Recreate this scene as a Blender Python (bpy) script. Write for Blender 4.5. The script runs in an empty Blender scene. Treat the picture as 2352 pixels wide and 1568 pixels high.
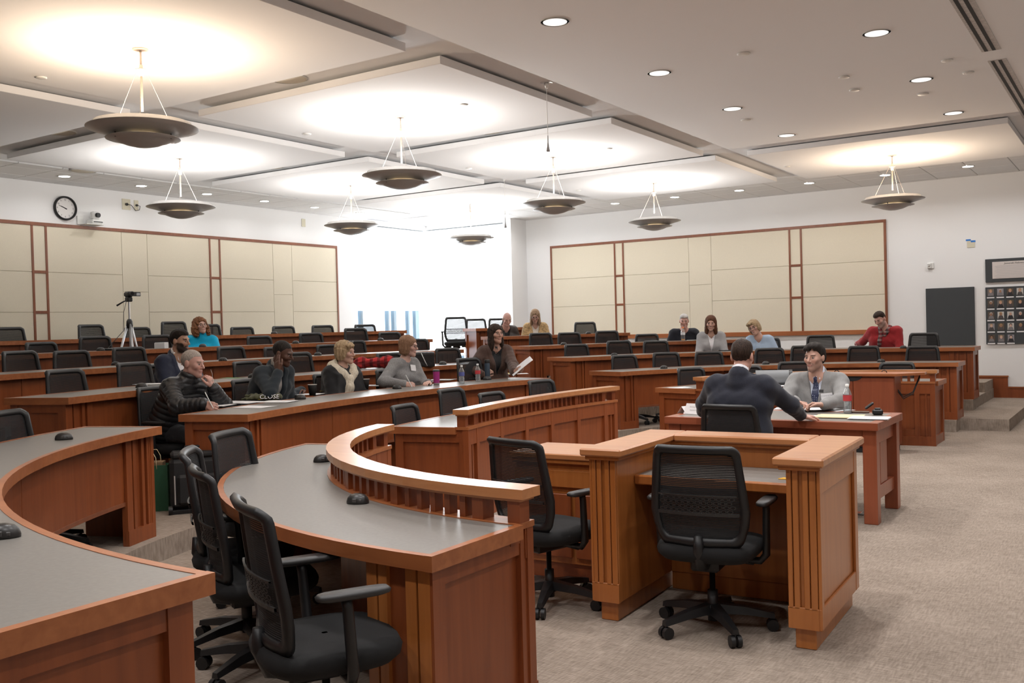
import bpy, bmesh, math, random
import numpy as np
from mathutils import Vector, Matrix, Euler
random.seed(7); np.random.seed(7)
SC = bpy.context.scene
COL = SC.collection
# ------------------------------------------------------------------ camera
CAM_H = 1.52
YAW, PITCH, ROLL, FOC = 0.58346983, -0.01488837, -0.02685983, 2198.4942
def _axes():
    cy, sy = math.cos(YAW), math.sin(YAW)
    f = np.array([-sy*math.cos(PITCH), cy*math.cos(PITCH), math.sin(PITCH)])
    r = np.array([cy, sy, 0.0]); u = np.cross(r, f)
    r2 = r*math.cos(ROLL)+u*math.sin(ROLL); u2 = -r*math.sin(ROLL)+u*math.cos(ROLL)
    return r2, u2, f
AR, AU, AF = _axes()
cam_data = bpy.data.cameras.new('camera'); cam = bpy.data.objects.new('camera', cam_data); COL.objects.link(cam)
cam_data.sensor_width = 36.0; cam_data.lens = FOC/2352*36.0; cam_data.clip_start = 0.05; cam_data.clip_end = 200
cam.matrix_world = Matrix(((AR[0], AU[0], -AF[0], 0), (AR[1], AU[1], -AF[1], 0), (AR[2], AU[2], -AF[2], CAM_H), (0, 0, 0, 1)))
SC.camera = cam
# survey helpers: where the sight line of a picture point meets a known plane of the room
def sight(x, y): return AF+AR*(x-1176)/FOC-AU*(y-784)/FOC
def atz(x, y, z): d = sight(x, y); return np.array([0, 0, CAM_H])+d*((z-CAM_H)/d[2])
def aty(x, y, Y): d = sight(x, y); return np.array([0, 0, CAM_H])+d*(Y/d[1])
def atx(x, y, X): d = sight(x, y); return np.array([0, 0, CAM_H])+d*(X/d[0])
def proj(P):
    q = np.array(P, float)-np.array([0, 0, CAM_H]); return 1176+FOC*(q@AR)/(q@AF), 784-FOC*(q@AU)/(q@AF)
# ------------------------------------------------------------------ world, light, exposure
W = bpy.data.worlds.new('world'); SC.world = W; W.use_nodes = True
bg = W.node_tree.nodes['Background']; bg.inputs[0].default_value = (0.86, 0.93, 1.0, 1); bg.inputs[1].default_value = 2.5
SC.view_settings.view_transform = 'Standard'; SC.view_settings.look = 'None'
SC.view_settings.gamma = 1.0; SC.view_settings.use_curve_mapping = False
SC.view_settings.exposure = 1.0
BLIND_E = 3.2      # daylight glowing through the white roller blinds
PEND_W = 50.0      # each pendant's uplight
DOWN_W = 10.5      # each recessed downlight
cy_ = SC.cycles
cy_.max_bounces = 5; cy_.diffuse_bounces = 3; cy_.glossy_bounces = 2; cy_.use_adaptive_sampling = True; cy_.adaptive_threshold = .03; cy_.transmission_bounces = 4; cy_.transparent_max_bounces = 10
cy_.caustics_reflective = False; cy_.caustics_refractive = False; cy_.sample_clamp_indirect = 4.0
# ------------------------------------------------------------------ materials
MATS = {}
def newmat(name):
    m = bpy.data.materials.new(name); m.use_nodes = True; MATS[name] = m
    return m, m.node_tree, m.node_tree.nodes['Principled BSDF']
def plain(name, col, rough=0.5, metal=0.0, spec=0.5, emis=None, es=0.0, alpha=1.0, trans=0.0, bump=None, coat=0.0, var=0.0, vscale=8.0, sheen=0.0):
    m, nt, b = newmat(name)
    b.inputs['Base Color'].default_value = (*col, 1); b.inputs['Roughness'].default_value = rough
    b.inputs['Metallic'].default_value = metal; b.inputs['Specular IOR Level'].default_value = spec
    b.inputs['Coat Weight'].default_value = coat
    if sheen: b.inputs['Sheen Weight'].default_value = sheen
    if emis: b.inputs['Emission Color'].default_value = (*emis, 1); b.inputs['Emission Strength'].default_value = es
    if alpha < 1: b.inputs['Alpha'].default_value = alpha
    if trans: b.inputs['Transmission Weight'].default_value = trans
    tc = None
    if var or bump:
        tc = nt.nodes.new('ShaderNodeTexCoord')
    if var:
        n = nt.nodes.new('ShaderNodeTexNoise'); n.inputs['Scale'].default_value = vscale; n.inputs['Detail'].default_value = 4
        nt.links.new(tc.outputs['Object'], n.inputs['Vector'])
        r = nt.nodes.new('ShaderNodeValToRGB')
        r.color_ramp.elements[0].position = .3; r.color_ramp.elements[1].position = .7
        r.color_ramp.elements[0].color = (*[c*(1-var) for c in col], 1); r.color_ramp.elements[1].color = (*[min(1, c*(1+var)) for c in col], 1)
        nt.links.new(n.outputs['Fac'], r.inputs['Fac']); nt.links.new(r.outputs['Color'], b.inputs['Base Color'])
    if bump:
        n = nt.nodes.new('ShaderNodeTexNoise'); n.inputs['Scale'].default_value = bump[0]; n.inputs['Detail'].default_value = 3
        nt.links.new(tc.outputs['Object'], n.inputs['Vector'])
        bp = nt.nodes.new('ShaderNodeBump'); bp.inputs['Strength'].default_value = bump[1]; bp.inputs['Distance'].default_value = bump[2] if len(bump) > 2 else .01
        nt.links.new(n.outputs['Fac'], bp.inputs['Height']); nt.links.new(bp.outputs['Normal'], b.inputs['Normal'])
    return m
def wood(name, c1, c2, rough=0.36, axis='Z', scale=1.0, coat=0.12):
    m, nt, b = newmat(name)
    tc = nt.nodes.new('ShaderNodeTexCoord'); mp = nt.nodes.new('ShaderNodeMapping')
    s = {'Z': (26, 26, 1.6), 'X': (1.6, 26, 26), 'Y': (26, 1.6, 26)}[axis]
    mp.inputs['Scale'].default_value = tuple(v*scale for v in s)
    nt.links.new(tc.outputs['Object'], mp.inputs['Vector'])
    n = nt.nodes.new('ShaderNodeTexNoise'); n.inputs['Scale'].default_value = 1.0; n.inputs['Detail'].default_value = 5; n.inputs['Distortion'].default_value = .6
    nt.links.new(mp.outputs['Vector'], n.inputs['Vector'])
    n2 = nt.nodes.new('ShaderNodeTexNoise'); n2.inputs['Scale'].default_value = 1.3; n2.inputs['Detail'].default_value = 2
    nt.links.new(tc.outputs['Object'], n2.inputs['Vector'])
    ad = nt.nodes.new('ShaderNodeMath'); ad.operation = 'MULTIPLY_ADD'; ad.inputs[1].default_value = .55; ad.inputs[2].default_value = 0.0
    nt.links.new(n2.outputs['Fac'], ad.inputs[0])
    ad2 = nt.nodes.new('ShaderNodeMath'); ad2.operation = 'MULTIPLY_ADD'; ad2.inputs[1].default_value = .5
    nt.links.new(n.outputs['Fac'], ad2.inputs[0]); nt.links.new(ad.outputs[0], ad2.inputs[2])
    r = nt.nodes.new('ShaderNodeValToRGB'); r.color_ramp.elements[0].position = .32; r.color_ramp.elements[1].position = .70
    r.color_ramp.elements[0].color = (*c1, 1); r.color_ramp.elements[1].color = (*c2, 1)
    nt.links.new(ad2.outputs[0], r.inputs['Fac']); nt.links.new(r.outputs['Color'], b.inputs['Base Color'])
    b.inputs['Roughness'].default_value = rough; b.inputs['Coat Weight'].default_value = coat; b.inputs['Coat Roughness'].default_value = .25
    return m
WOOD = wood('cherry_wood', (.175, .041, .012), (.30, .078, .022))
WOODX = wood('cherry_wood_long_grain', (.25, .072, .022), (.42, .145, .05), axis='X')
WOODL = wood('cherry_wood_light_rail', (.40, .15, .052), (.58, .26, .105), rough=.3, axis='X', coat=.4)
WOODW = wood('honey_cherry_wood', (.31, .095, .02), (.47, .165, .042), rough=.3)
WOODT = wood('dark_cherry_trim', (.17, .05, .022), (.26, .085, .036), rough=.4)
LAM = plain('charcoal_laminate', (.19, .176, .16), .36, var=.08, vscale=60, spec=.45)
WALL = plain('white_wall_paint', (.86, .86, .86), .85, bump=(180, .12, .002))
CEIL = plain('white_ceiling_paint', (.85, .855, .87), .9, bump=(160, .1, .002))
TILE = plain('ceiling_tile', (.78, .775, .77), .95, bump=(260, .25, .003))
CLOUDM = plain('ceiling_cloud_paint', (.87, .87, .88), .9)
TACK = plain('cream_tackboard_fabric', (.76, .69, .55), .95, bump=(420, .3, .002), var=.03, vscale=140)
BLACKP = plain('black_plastic', (.008, .008, .009), .45)
BLACKF = plain('black_seat_fabric', (.006, .006, .0065), .9, bump=(600, .3, .002))
GREYP = plain('dark_grey_plastic', (.022, .021, .021), .45)
METAL = plain('brushed_metal', (.55, .54, .53), .42, metal=.5)
CHROME = plain('bright_reflector', (.85, .85, .85), .12, metal=1.0)
WHITEP = plain('white_plastic', (.78, .78, .76), .45)
IVORY = plain('ivory_plastic', (.66, .62, .48), .5)
PAPER = plain('white_paper', (.80, .79, .80), .8)
PAPERG = plain('grey_print', (.42, .42, .44), .8)
YELLOW = plain('yellow_paper', (.82, .62, .14), .8)
MANILA = plain('manila_folder', (.82, .66, .40), .8)
INK = plain('black_ink', (.02, .02, .022), .8)
DARKB = plain('charcoal_board', (.055, .06, .064), .9, bump=(300, .3, .002), var=.1, vscale=200)
def carpet_mat():
    m, nt, b = newmat('grey_beige_carpet')
    tc = nt.nodes.new('ShaderNodeTexCoord')
    def noise(sc, det, vecscale):
        mp = nt.nodes.new('ShaderNodeMapping'); mp.inputs['Scale'].default_value = vecscale
        nt.links.new(tc.outputs['Object'], mp.inputs['Vector'])
        n = nt.nodes.new('ShaderNodeTexNoise'); n.inputs['Scale'].default_value = sc; n.inputs['Detail'].default_value = det
        nt.links.new(mp.outputs['Vector'], n.inputs['Vector']); return n
    a = noise(13, 6, (1.0, 8.0, 1.0)); c = noise(13, 6, (8.0, 1.0, 1.0)); d = noise(1.6, 3, (1, 1, 1))
    mx = nt.nodes.new('ShaderNodeMath'); mx.operation = 'ADD'
    nt.links.new(a.outputs['Fac'], mx.inputs[0]); nt.links.new(c.outputs['Fac'], mx.inputs[1])
    m2 = nt.nodes.new('ShaderNodeMath'); m2.operation = 'MULTIPLY_ADD'; m2.inputs[1].default_value = .6
    nt.links.new(d.outputs['Fac'], m2.inputs[0]); nt.links.new(mx.outputs[0], m2.inputs[2])
    dv = nt.nodes.new('ShaderNodeMath'); dv.operation = 'MULTIPLY'; dv.inputs[1].default_value = 1/2.6
    nt.links.new(m2.outputs[0], dv.inputs[0])
    r = nt.nodes.new('ShaderNodeValToRGB'); e = r.color_ramp.elements
    e[0].position = .36; e[1].position = .64; e[0].color = (.21, .168, .135, 1); e[1].color = (.42, .345, .285, 1)
    nt.links.new(dv.outputs[0], r.inputs['Fac']); nt.links.new(r.outputs['Color'], b.inputs['Base Color'])
    b.inputs['Roughness'].default_value = .97; b.inputs['Specular IOR Level'].default_value = .1
    n = noise(260, 2, (1, 1, 1)); bp = nt.nodes.new('ShaderNodeBump'); bp.inputs['Strength'].default_value = .5; bp.inputs['Distance'].default_value = .006
    nt.links.new(n.outputs['Fac'], bp.inputs['Height']); nt.links.new(bp.outputs['Normal'], b.inputs['Normal'])
    return m
CARPET = carpet_mat()
def mesh_mat(name='chair_mesh_fabric'):
    m, nt, b = newmat(name)
    b.inputs['Base Color'].default_value = (.010, .010, .011, 1); b.inputs['Roughness'].default_value = .8
    tc = nt.nodes.new('ShaderNodeTexCoord'); sp = nt.nodes.new('ShaderNodeSeparateXYZ'); nt.links.new(tc.outputs['Object'], sp.inputs[0])
    mu = nt.nodes.new('ShaderNodeMath'); mu.operation = 'MULTIPLY'; mu.inputs[1].default_value = 125.0; nt.links.new(sp.outputs['Z'], mu.inputs[0])
    fr = nt.nodes.new('ShaderNodeMath'); fr.operation = 'FRACT'; nt.links.new(mu.outputs[0], fr.inputs[0])
    gt = nt.nodes.new('ShaderNodeMath'); gt.operation = 'GREATER_THAN'; gt.inputs[1].default_value = .11; nt.links.new(fr.outputs[0], gt.inputs[0])
    nt.links.new(gt.outputs[0], b.inputs['Alpha'])
    return m
MESHF = mesh_mat()
def glass_mat(name, tint=(1, 1, 1), rough=0.02, mixf=.82, glint=0.0):
    m = bpy.data.materials.new(name); m.use_nodes = True; nt = m.node_tree; nt.nodes.clear()
    o = nt.nodes.new('ShaderNodeOutputMaterial'); mx = nt.nodes.new('ShaderNodeMixShader'); t = nt.nodes.new('ShaderNodeBsdfTransparent'); g = nt.nodes.new('ShaderNodeBsdfGlossy')
    t.inputs[0].default_value = (*tint, 1); g.inputs['Roughness'].default_value = rough
    fr = nt.nodes.new('ShaderNodeLayerWeight'); fr.inputs[0].default_value = 1-mixf
    tt = t
    if glint:
        df = nt.nodes.new('ShaderNodeBsdfDiffuse'); df.inputs[0].default_value = (.85, .88, .9, 1); m3 = nt.nodes.new('ShaderNodeMixShader'); m3.inputs[0].default_value = glint  # white diffuse mixed in to imitate bright highlights on bottles and water
        nt.links.new(t.outputs[0], m3.inputs[1]); nt.links.new(df.outputs[0], m3.inputs[2]); tt = m3
    nt.links.new(fr.outputs['Facing'], mx.inputs[0]); nt.links.new(tt.outputs[0], mx.inputs[1]); nt.links.new(g.outputs[0], mx.inputs[2]); nt.links.new(mx.outputs[0], o.inputs[0])
    MATS[name] = m; return m
GLASS = glass_mat('window_glass', (.95, .98, 1.0))
PET = glass_mat('clear_bottle_plastic', (.95, .97, .98), .08, .6, .10)
WATER = glass_mat('clear_water', (.93, .96, .97), .05, .7, .12)
# ------------------------------------------------------------------ object helpers
def tag(o, label=None, cat=None, group=None, kind=None):
    if label: o['label'] = label
    if cat: o['category'] = cat
    if group: o['group'] = group
    if kind: o['kind'] = kind
    return o
def thing(name, label, cat, loc=(0, 0, 0), rz=0.0, group=None):
    o = bpy.data.objects.new(name, None); COL.objects.link(o); o.location = loc; o.rotation_euler = (0, 0, rz); o.empty_display_size = .1
    return tag(o, label, cat, group)
def link(name, me, parent=None, mat=None):
    o = bpy.data.objects.new(name, me); COL.objects.link(o)
    if mat is not None:
        me.materials.clear(); me.materials.append(mat)
    if parent is not None: o.parent = parent
    return o
def mesh_from(verts, faces, smooth=False, name='m'):
    me = bpy.data.meshes.new(name); me.from_pydata([tuple(v) for v in verts], [], [tuple(f) for f in faces]); me.update()
    if smooth: me.polygons.foreach_set('use_smooth', [True]*len(me.polygons))
    return me
class MB:
    """collects solids; build() makes one mesh object (coordinates relative to org)"""
    def __init__(s): s.v = []; s.f = []; s.sm = []
    def add(s, vs, fs, smooth=False):
        n = len(s.v); s.v += [tuple(map(float, p)) for p in vs]; s.f += [tuple(i+n for i in f) for f in fs]; s.sm += [smooth]*len(fs); return s
    def box(s, x0, x1, y0, y1, z0, z1):
        v = [(x0, y0, z0), (x1, y0, z0), (x1, y1, z0), (x0, y1, z0), (x0, y0, z1), (x1, y0, z1), (x1, y1, z1), (x0, y1, z1)]
        return s.add(v, [(0, 3, 2, 1), (4, 5, 6, 7), (0, 1, 5, 4), (1, 2, 6, 5), (2, 3, 7, 6), (3, 0, 4, 7)])
    def cbox(s, x0, x1, y0, y1, z0, z1, c=.004):
        """box with chamfered edges"""
        bm = bmesh.new(); bmesh.ops.create_cube(bm, size=1)
        for v in bm.verts:
            v.co = Vector((x0 if v.co.x < 0 else x1, y0 if v.co.y < 0 else y1, z0 if v.co.z < 0 else z1))
        c = min(c, .45*min(abs(x1-x0), abs(y1-y0), abs(z1-z0)))
        bmesh.ops.bevel(bm, geom=list(bm.edges), offset=c, segments=1, affect='EDGES', profile=.5)
        bm.verts.index_update()
        s.add([tuple(v.co) for v in bm.verts], [tuple(v.index for v in f.verts) for f in bm.faces]); bm.free(); return s
    def prism(s, poly, z0, z1):
        """poly: xy list, counter-clockwise or not"""
        n = len(poly); A = sum(poly[i][0]*poly[(i+1) % n][1]-poly[(i+1) % n][0]*poly[i][1] for i in range(n))
        if A < 0: poly = poly[::-1]
        v = [(p[0], p[1], z0) for p in poly]+[(p[0], p[1], z1) for p in poly]
        f = [tuple(range(n-1, -1, -1)), tuple(range(n, 2*n))]+[(i, (i+1) % n, n+(i+1) % n, n+i) for i in range(n)]
        return s.add(v, f)
    def strip(s, P, Q, z0, z1):
        """ruled block between polylines P (inner) and Q (outer)"""
        n = len(P); v = []
        for p, q in zip(P, Q): v += [(p[0], p[1], z0), (q[0], q[1], z0), (q[0], q[1], z1), (p[0], p[1], z1)]
        f = []
        for i in range(n-1):
            a = 4*i; b = a+4
            f += [(a+3, b+3, b+2, a+2), (a, a+1, b+1, b), (a, b, b+3, a+3), (a+1, a+2, b+2, b+1)]
        f += [(0, 3, 2, 1), (4*n-4, 4*n-3, 4*n-2, 4*n-1)]
        # orient
        A = np.array(P[0]); B = np.array(P[1]); C = np.array(Q[0]); cr = (B-A)[0]*(C-A)[1]-(B-A)[1]*(C-A)[0]
        if cr > 0: f = [tuple(reversed(x)) for x in f]; f = [tuple(reversed(x)) for x in f]
        else: f = [tuple(reversed(x)) for x in f]
        return s.add(v, f)
    def tube(s, a, b, ra, rb=None, n=12, caps=True, smooth=True):
        rb = ra if rb is None else rb
        a = Vector(a); b = Vector(b); d = (b-a).normalized(); t = Vector((0, 0, 1)) if abs(d.z) < .9 else Vector((1, 0, 0))
        u = d.cross(t).normalized(); w = d.cross(u)
        v = []
        for c, r in ((a, ra), (b, rb)):
            for i in range(n):
                an = 2*math.pi*i/n; v.append(c+u*(r*math.cos(an))+w*(r*math.sin(an)))
        f = [(i, n+i, n+(i+1) % n, (i+1) % n) for i in range(n)]
        s.add(v, f, smooth)
        if caps: s.add(v[:n], [tuple(range(n))]); s.add(v[n:], [tuple(range(n-1, -1, -1))])
        return s
    def path(s, pts, r, n=8):
        """round tube along points; r scalar or list"""
        pts = [Vector(p) for p in pts]; m = len(pts); rr = r if isinstance(r, (list, tuple)) else [r]*m; v = []; f = []
        up = None
        for i, p in enumerate(pts):
            d = (pts[min(i+1, m-1)]-pts[max(i-1, 0)]).normalized()
            if up is None: up = Vector((0, 0, 1)) if abs(d.z) < .9 else Vector((1, 0, 0))
            u = d.cross(up).normalized(); w = u.cross(d).normalized(); up = w
            for k in range(n):
                an = 2*math.pi*k/n; v.append(p+u*(rr[i]*math.cos(an))+w*(rr[i]*math.sin(an)))
        for i in range(m-1):
            for k in range(n): f.append((i*n+k, i*n+(k+1) % n, (i+1)*n+(k+1) % n, (i+1)*n+k))
        f += [tuple(range(n-1, -1, -1)), tuple((m-1)*n+k for k in range(n))]
        return s.add(v, f, True)
    def lathe(s, prof, n=24, c=(0, 0, 0), close=True):
        """prof: (radius, z) pairs from bottom to top"""
        v = []; f = []
        m = len(prof)
        for r, z in prof:
            for k in range(n):
                an = 2*math.pi*k/n; v.append((c[0]+r*math.cos(an), c[1]+r*math.sin(an), c[2]+z))
        for i in range(m-1):
            for k in range(n): f.append((i*n+k, i*n+(k+1) % n, (i+1)*n+(k+1) % n, (i+1)*n+k))
        if close: f += [tuple(range(n-1, -1, -1)), tuple((m-1)*n+k for k in range(n))]
        return s.add(v, f, True)
    def xform(s, M):
        s.v = [tuple(M @ Vector(p)) for p in s.v]; return s
    def mesh(s, name='m', org=(0, 0, 0)):
        me = bpy.data.meshes.new(name); me.from_pydata([(p[0]-org[0], p[1]-org[1], p[2]-org[2]) for p in s.v], [], s.f); me.update()
        me.polygons.foreach_set('use_smooth', s.sm)
        return me
    def build(s, name, mat, parent=None, org=None):
        if org is None: org = tuple(parent.location) if parent is not None and parent.parent is None and parent.type == 'EMPTY' and not parent.get('localspace') else (0, 0, 0)
        return link(name, s.mesh(name, org), parent, mat)
def struct(name, mb, mat, parent=None):
    o = mb.build(name, mat, parent)
    if parent is None: o['kind'] = 'structure'
    return o
def recalc(me):
    bm = bmesh.new(); bm.from_mesh(me); bmesh.ops.recalc_face_normals(bm, faces=bm.faces); bm.to_mesh(me); bm.free()
def textmesh(s, size, align='CENTER', extrude=0.0, italic=False):
    cu = bpy.data.curves.new('t', 'FONT'); cu.body = s; cu.size = size; cu.align_x = align; cu.align_y = 'CENTER'; cu.extrude = extrude; cu.resolution_u = 2
    if italic: cu.shear = .25
    o = bpy.data.objects.new('t', cu); COL.objects.link(o)
    dg = bpy.context.evaluated_depsgraph_get(); me = bpy.data.meshes.new_from_object(o.evaluated_get(dg)); bpy.data.objects.remove(o); bpy.data.curves.remove(cu)
    return me
def copy_tree(o, parent=None):
    c = o.copy(); COL.objects.link(c)
    if parent is not None: c.parent = parent
    for ch in list(o.children): copy_tree(ch, c)
    return c
def arealight(name, loc, size, power, col=(1, 1, 1), down=True, spread=math.pi, rot=None, shape='DISK', size_y=None, parent=None):
    d = bpy.data.lights.new(name, 'AREA'); d.shape = shape; d.size = size; d.energy = power; d.color = col; d.spread = spread
    if size_y: d.size_y = size_y
    o = bpy.data.objects.new(name, d); COL.objects.link(o); o.location = loc
    if rot: o.rotation_euler = rot
    elif not down: o.rotation_euler = (math.pi, 0, 0)
    if parent is not None: o.parent = parent
    return o
# ------------------------------------------------------------------ the room shell
XW, YR, YN, XF = -13.37, 17.48, -2.3, 5.5       # back (left) wall, right wall, near wall, front wall
XB, YB = -11.10, 16.88                           # the corner bay with the windows
ZT, ZU, ZF, ZCL = 3.82, 3.80, 3.782, 3.70         # tile ceiling, upper slab, flat front ceiling, cloud undersides
YC, RISE = 7.6, .153
CLx, CLy, CRy, XE = -2.08, 5.4, 9.8, -2.02
ROW = {1: 2.30, 2: 3.77, 3: 5.25, 4: 6.73, 5: 8.21, 6: 9.69}    # inner edge of each desk row
ROUT = {1: 2.87, 2: 4.38, 3: 5.86, 4: 7.34, 5: 8.82, 6: 10.30}
def zrow(k): return RISE*(k-1)
CANG = {1: (.236, .164), 2: (.312, .25), 3: (.330, .31), 4: (.365, .345), 5: (.395, .3746), 6: (.42, .398)}    # half spans of the middle block, left and right
SANG = {1: 193.2, 2: 199.5, 3: 204.1, 4: 206.4, 5: 208.0, 6: 210.0}                                                   # aisle-side cut of the side blocks
TRUNC = {4: 1702, 5: 1449, 6: 1259}
def rawcurve(seg, r):
    if seg == 'C':
        R = r+4.73; th = np.linspace(-.62, .62, 240)
        return np.c_[2.35-R*np.cos(th), YC+R*np.sin(th)]
    a = np.linspace(1.5*math.pi, .94*math.pi, 200)
    P = np.c_[CLx+r*np.cos(a), CLy+r*np.sin(a)]
    P = np.r_[[(XE+.06, CLy-r)], P]
    if seg == 'R': P[:, 1] = 2*YC-P[:, 1]
    return P
_tr = {}
def truncang(row):
    if row not in _tr:
        P = rawcurve('R', ROW[row]); z = zrow(row)+.75
        best = min(range(len(P)), key=lambda i: abs(proj((P[i][0], P[i][1], z))[0]-TRUNC[row]))
        _tr[row] = math.atan2(P[best][1]-CRy, P[best][0]-CLx)
    return _tr[row]
def seg_poly(seg, r, inset=0.0, n=40, t0=0.0, t1=1.0, row=1):
    """points of the row curve of radius r inside the segment, cut back by inset at both ends, part t0..t1 of its length"""
    if seg == 'C':
        R = r+4.73; a, b = CANG[row]; th = np.linspace(-a+inset/R, b-inset/R, 200)
        P = np.c_[2.35-R*np.cos(th), YC+R*np.sin(th)]
    else:
        A = math.radians(SANG[row])+inset/r
        if seg == 'R' and row in TRUNC:
            B_ = 2*math.pi-truncang(row)-inset/r; B_ = min(B_, 1.5*math.pi); a = np.linspace(B_, A, 200); P = np.c_[CLx+r*np.cos(a), CLy+r*np.sin(a)]
        else:
            a = np.linspace(1.5*math.pi, A, 200); P = np.r_[[(XE-inset, CLy-r)], np.c_[CLx+r*np.cos(a), CLy+r*np.sin(a)]]
        if seg == 'R': P[:, 1] = 2*YC-P[:, 1]
    d = np.r_[0, np.cumsum(np.hypot(*np.diff(P, axis=0).T))]; L = d[-1]
    s = np.linspace(t0*L, t1*L, n)
    return np.c_[np.interp(s, d, P[:, 0]), np.interp(s, d, P[:, 1])]
def seg_len(seg, r, inset=0, row=1):
    P = seg_poly(seg, r, inset, 60, row=row); return float(np.hypot(*np.diff(P, axis=0).T).sum())
# floor and carpeted tiers
struct('floor', MB().box(XW, XF, YN, YR, -.12, 0), CARPET)
def tierline(k):
    r = ROW[k]-.03; pts = []
    xe = {2: -1.47, 3: -2.07}.get(k, -2.3)
    yr = {2: 13.86, 3: 15.30}.get(k)
    a = np.linspace(1.5*math.pi, math.pi, 26); L = [(CLx+r*math.cos(t), CLy+r*math.sin(t)) for t in a]
    L = [p for p in L if p[1] > YN+.02 and p[0] > XW]
    R = r+4.73; ymax = 2.2
    Cc = [(2.35-R*math.cos(t), YC+R*math.sin(t)) for t in np.linspace(-math.asin(ymax/R), math.asin(ymax/R), 17)]
    Rr = [(p[0], 2*YC-p[1]) for p in [(CLx+r*math.cos(t), CLy+r*math.sin(t)) for t in a]][::-1]
    ylim = YR
    Rr = [p for p in Rr if p[1] < ylim]
    L = [p for p in L if p[1] < CLy-.05]; Rr = [p for p in Rr if p[1] > CRy+.05]
    pts = L+Cc+Rr
    if k <= 3 and yr:
        pts = [p for p in pts if not (p[0] > -2.09 and p[1] > 12)]
        pts += [(-2.05, pts[-1][1]), (-2.05, yr), (xe, yr), (xe, YR)]
    else: pts += [(pts[-1][0]+.001, YR)]
    first = pts[0]
    return [(first[0] if first[1] <= YN+.3 else max(first[0], -2.0), YN)]+pts+[(XW, YR), (XW, YN)]
for k in range(2, 7):
    mb = MB(); poly = tierline(k); zb, zt = (k-2)*RISE-(0 if k == 2 else 0), (k-1)*RISE
    b = .02
    mb.prism(poly, zb, zt)
    o = mb.build('floor_tier', CARPET); o['kind'] = 'structure'
    bm = bmesh.new(); bm.from_mesh(o.data)
    top = [f for f in bm.faces if f.normal.z > .9]
    bmesh.ops.triangulate(bm, faces=[f for f in bm.faces if len(f.verts) > 4]); bm.to_mesh(o.data); bm.free()
# walls
struct('wall_right', MB().box(XB, XF, YR, YR+.2, 0, 4.1), WALL)
struct('wall_near', MB().box(XW, XF, YN-.2, YN, 0, 4.1), WALL)
struct('wall_front', MB().box(XF, XF+.2, YN-.2, YR+.2, 0, 4.1), WALL)
struct('wall_bay_side', MB().box(XB-.2, XB, YB, YR+.2, 0, 4.1), WALL)
WY0 = 14.50                                        # left window opening starts here
mb = MB(); mb.box(XW-.2, XW, YN-.2, WY0, 0, 4.1); mb.box(XW-.2, XW, WY0, YB+.2, 0, .78); mb.box(XW-.2, XW, WY0, YB+.2, 3.72, 4.1)
struct('wall_left', mb, WALL)
mb = MB(); mb.box(XW, XB-.2, YB, YB+.2, 0, .78); mb.box(XW, XB-.2, YB, YB+.2, 3.74, 4.1)
struct('wall_bay', mb, WALL)
# upper slab closes the room
struct('ceiling_slab', MB().box(XW-.2, XF+.2, YN-.2, YR+.2, 4.0, 4.15), CEIL)
xf0 = -4.53
struct('ceiling_upper', MB().box(-11.95, xf0, YN, 15.28, ZU, 4.0), CEIL)
ceil_front = struct('ceiling_front', MB().box(xf0, XF, YN, 15.28, ZF, 4.0), CEIL)
# tile ceiling along the two walls: backing grid plus each tile a part
grid = MB().box(XW, XF, 15.28, YR, ZT+.012, 4.0); grid.box(XW, -11.95, YN, 15.28, ZT+.012, 4.0)
GRIDM = plain('ceiling_grid_grey', (.30, .30, .31), .9)  # mid-grey backing, seen in the joints between tiles
ceil_tiles = struct('ceiling', grid, GRIDM)
tl = MB().cbox(-.302, .302, -.302, .302, 0, .03, .006).mesh('ceiling_tile')
nt_ = 0
def tile(x, y, sx=1, sy=1):
    o = link('ceiling_tile', tl, ceil_tiles); o.location = (x, y, ZT-.006); o.scale = (sx, sy, 1)
    if not tl.materials: tl.materials.append(TILE)
DL_R = [(x, 16.29) for x in (-2.23, -3.45, -4.67, -5.89, -7.11, -8.33, -9.55, -10.79, -1.01, .21)]
DL_L = [(-12.65, y) for y in (7.84, 9.08, 10.30, 11.52, 12.72, 13.94, 6.62, 5.40, 4.18)]
for i in range(-2, 20):
    x = -1.63-.61*i+.305
    if x > .3: continue
    for j in range(4):
        y = YR-.27/2-.0 if j == 0 else YR-.27-.61*(j-.5)
        if j == 0:
            if x > XB: tile(x, y, 1, .27/.61)
        else:
            if y+.3 < 15.2: continue
            if x < XW+.1: continue
            tile(x, y)
for i in range(-9, 13):
    y = 7.49+.61*i+.305
    if y > 15.0 or y < 2.0: continue
    tile(XW+.18, y, .36/.61, 1); tile(XW+.36+.305, y); tile(XW+.36+.915-.16, y, .47, 1)
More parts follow.
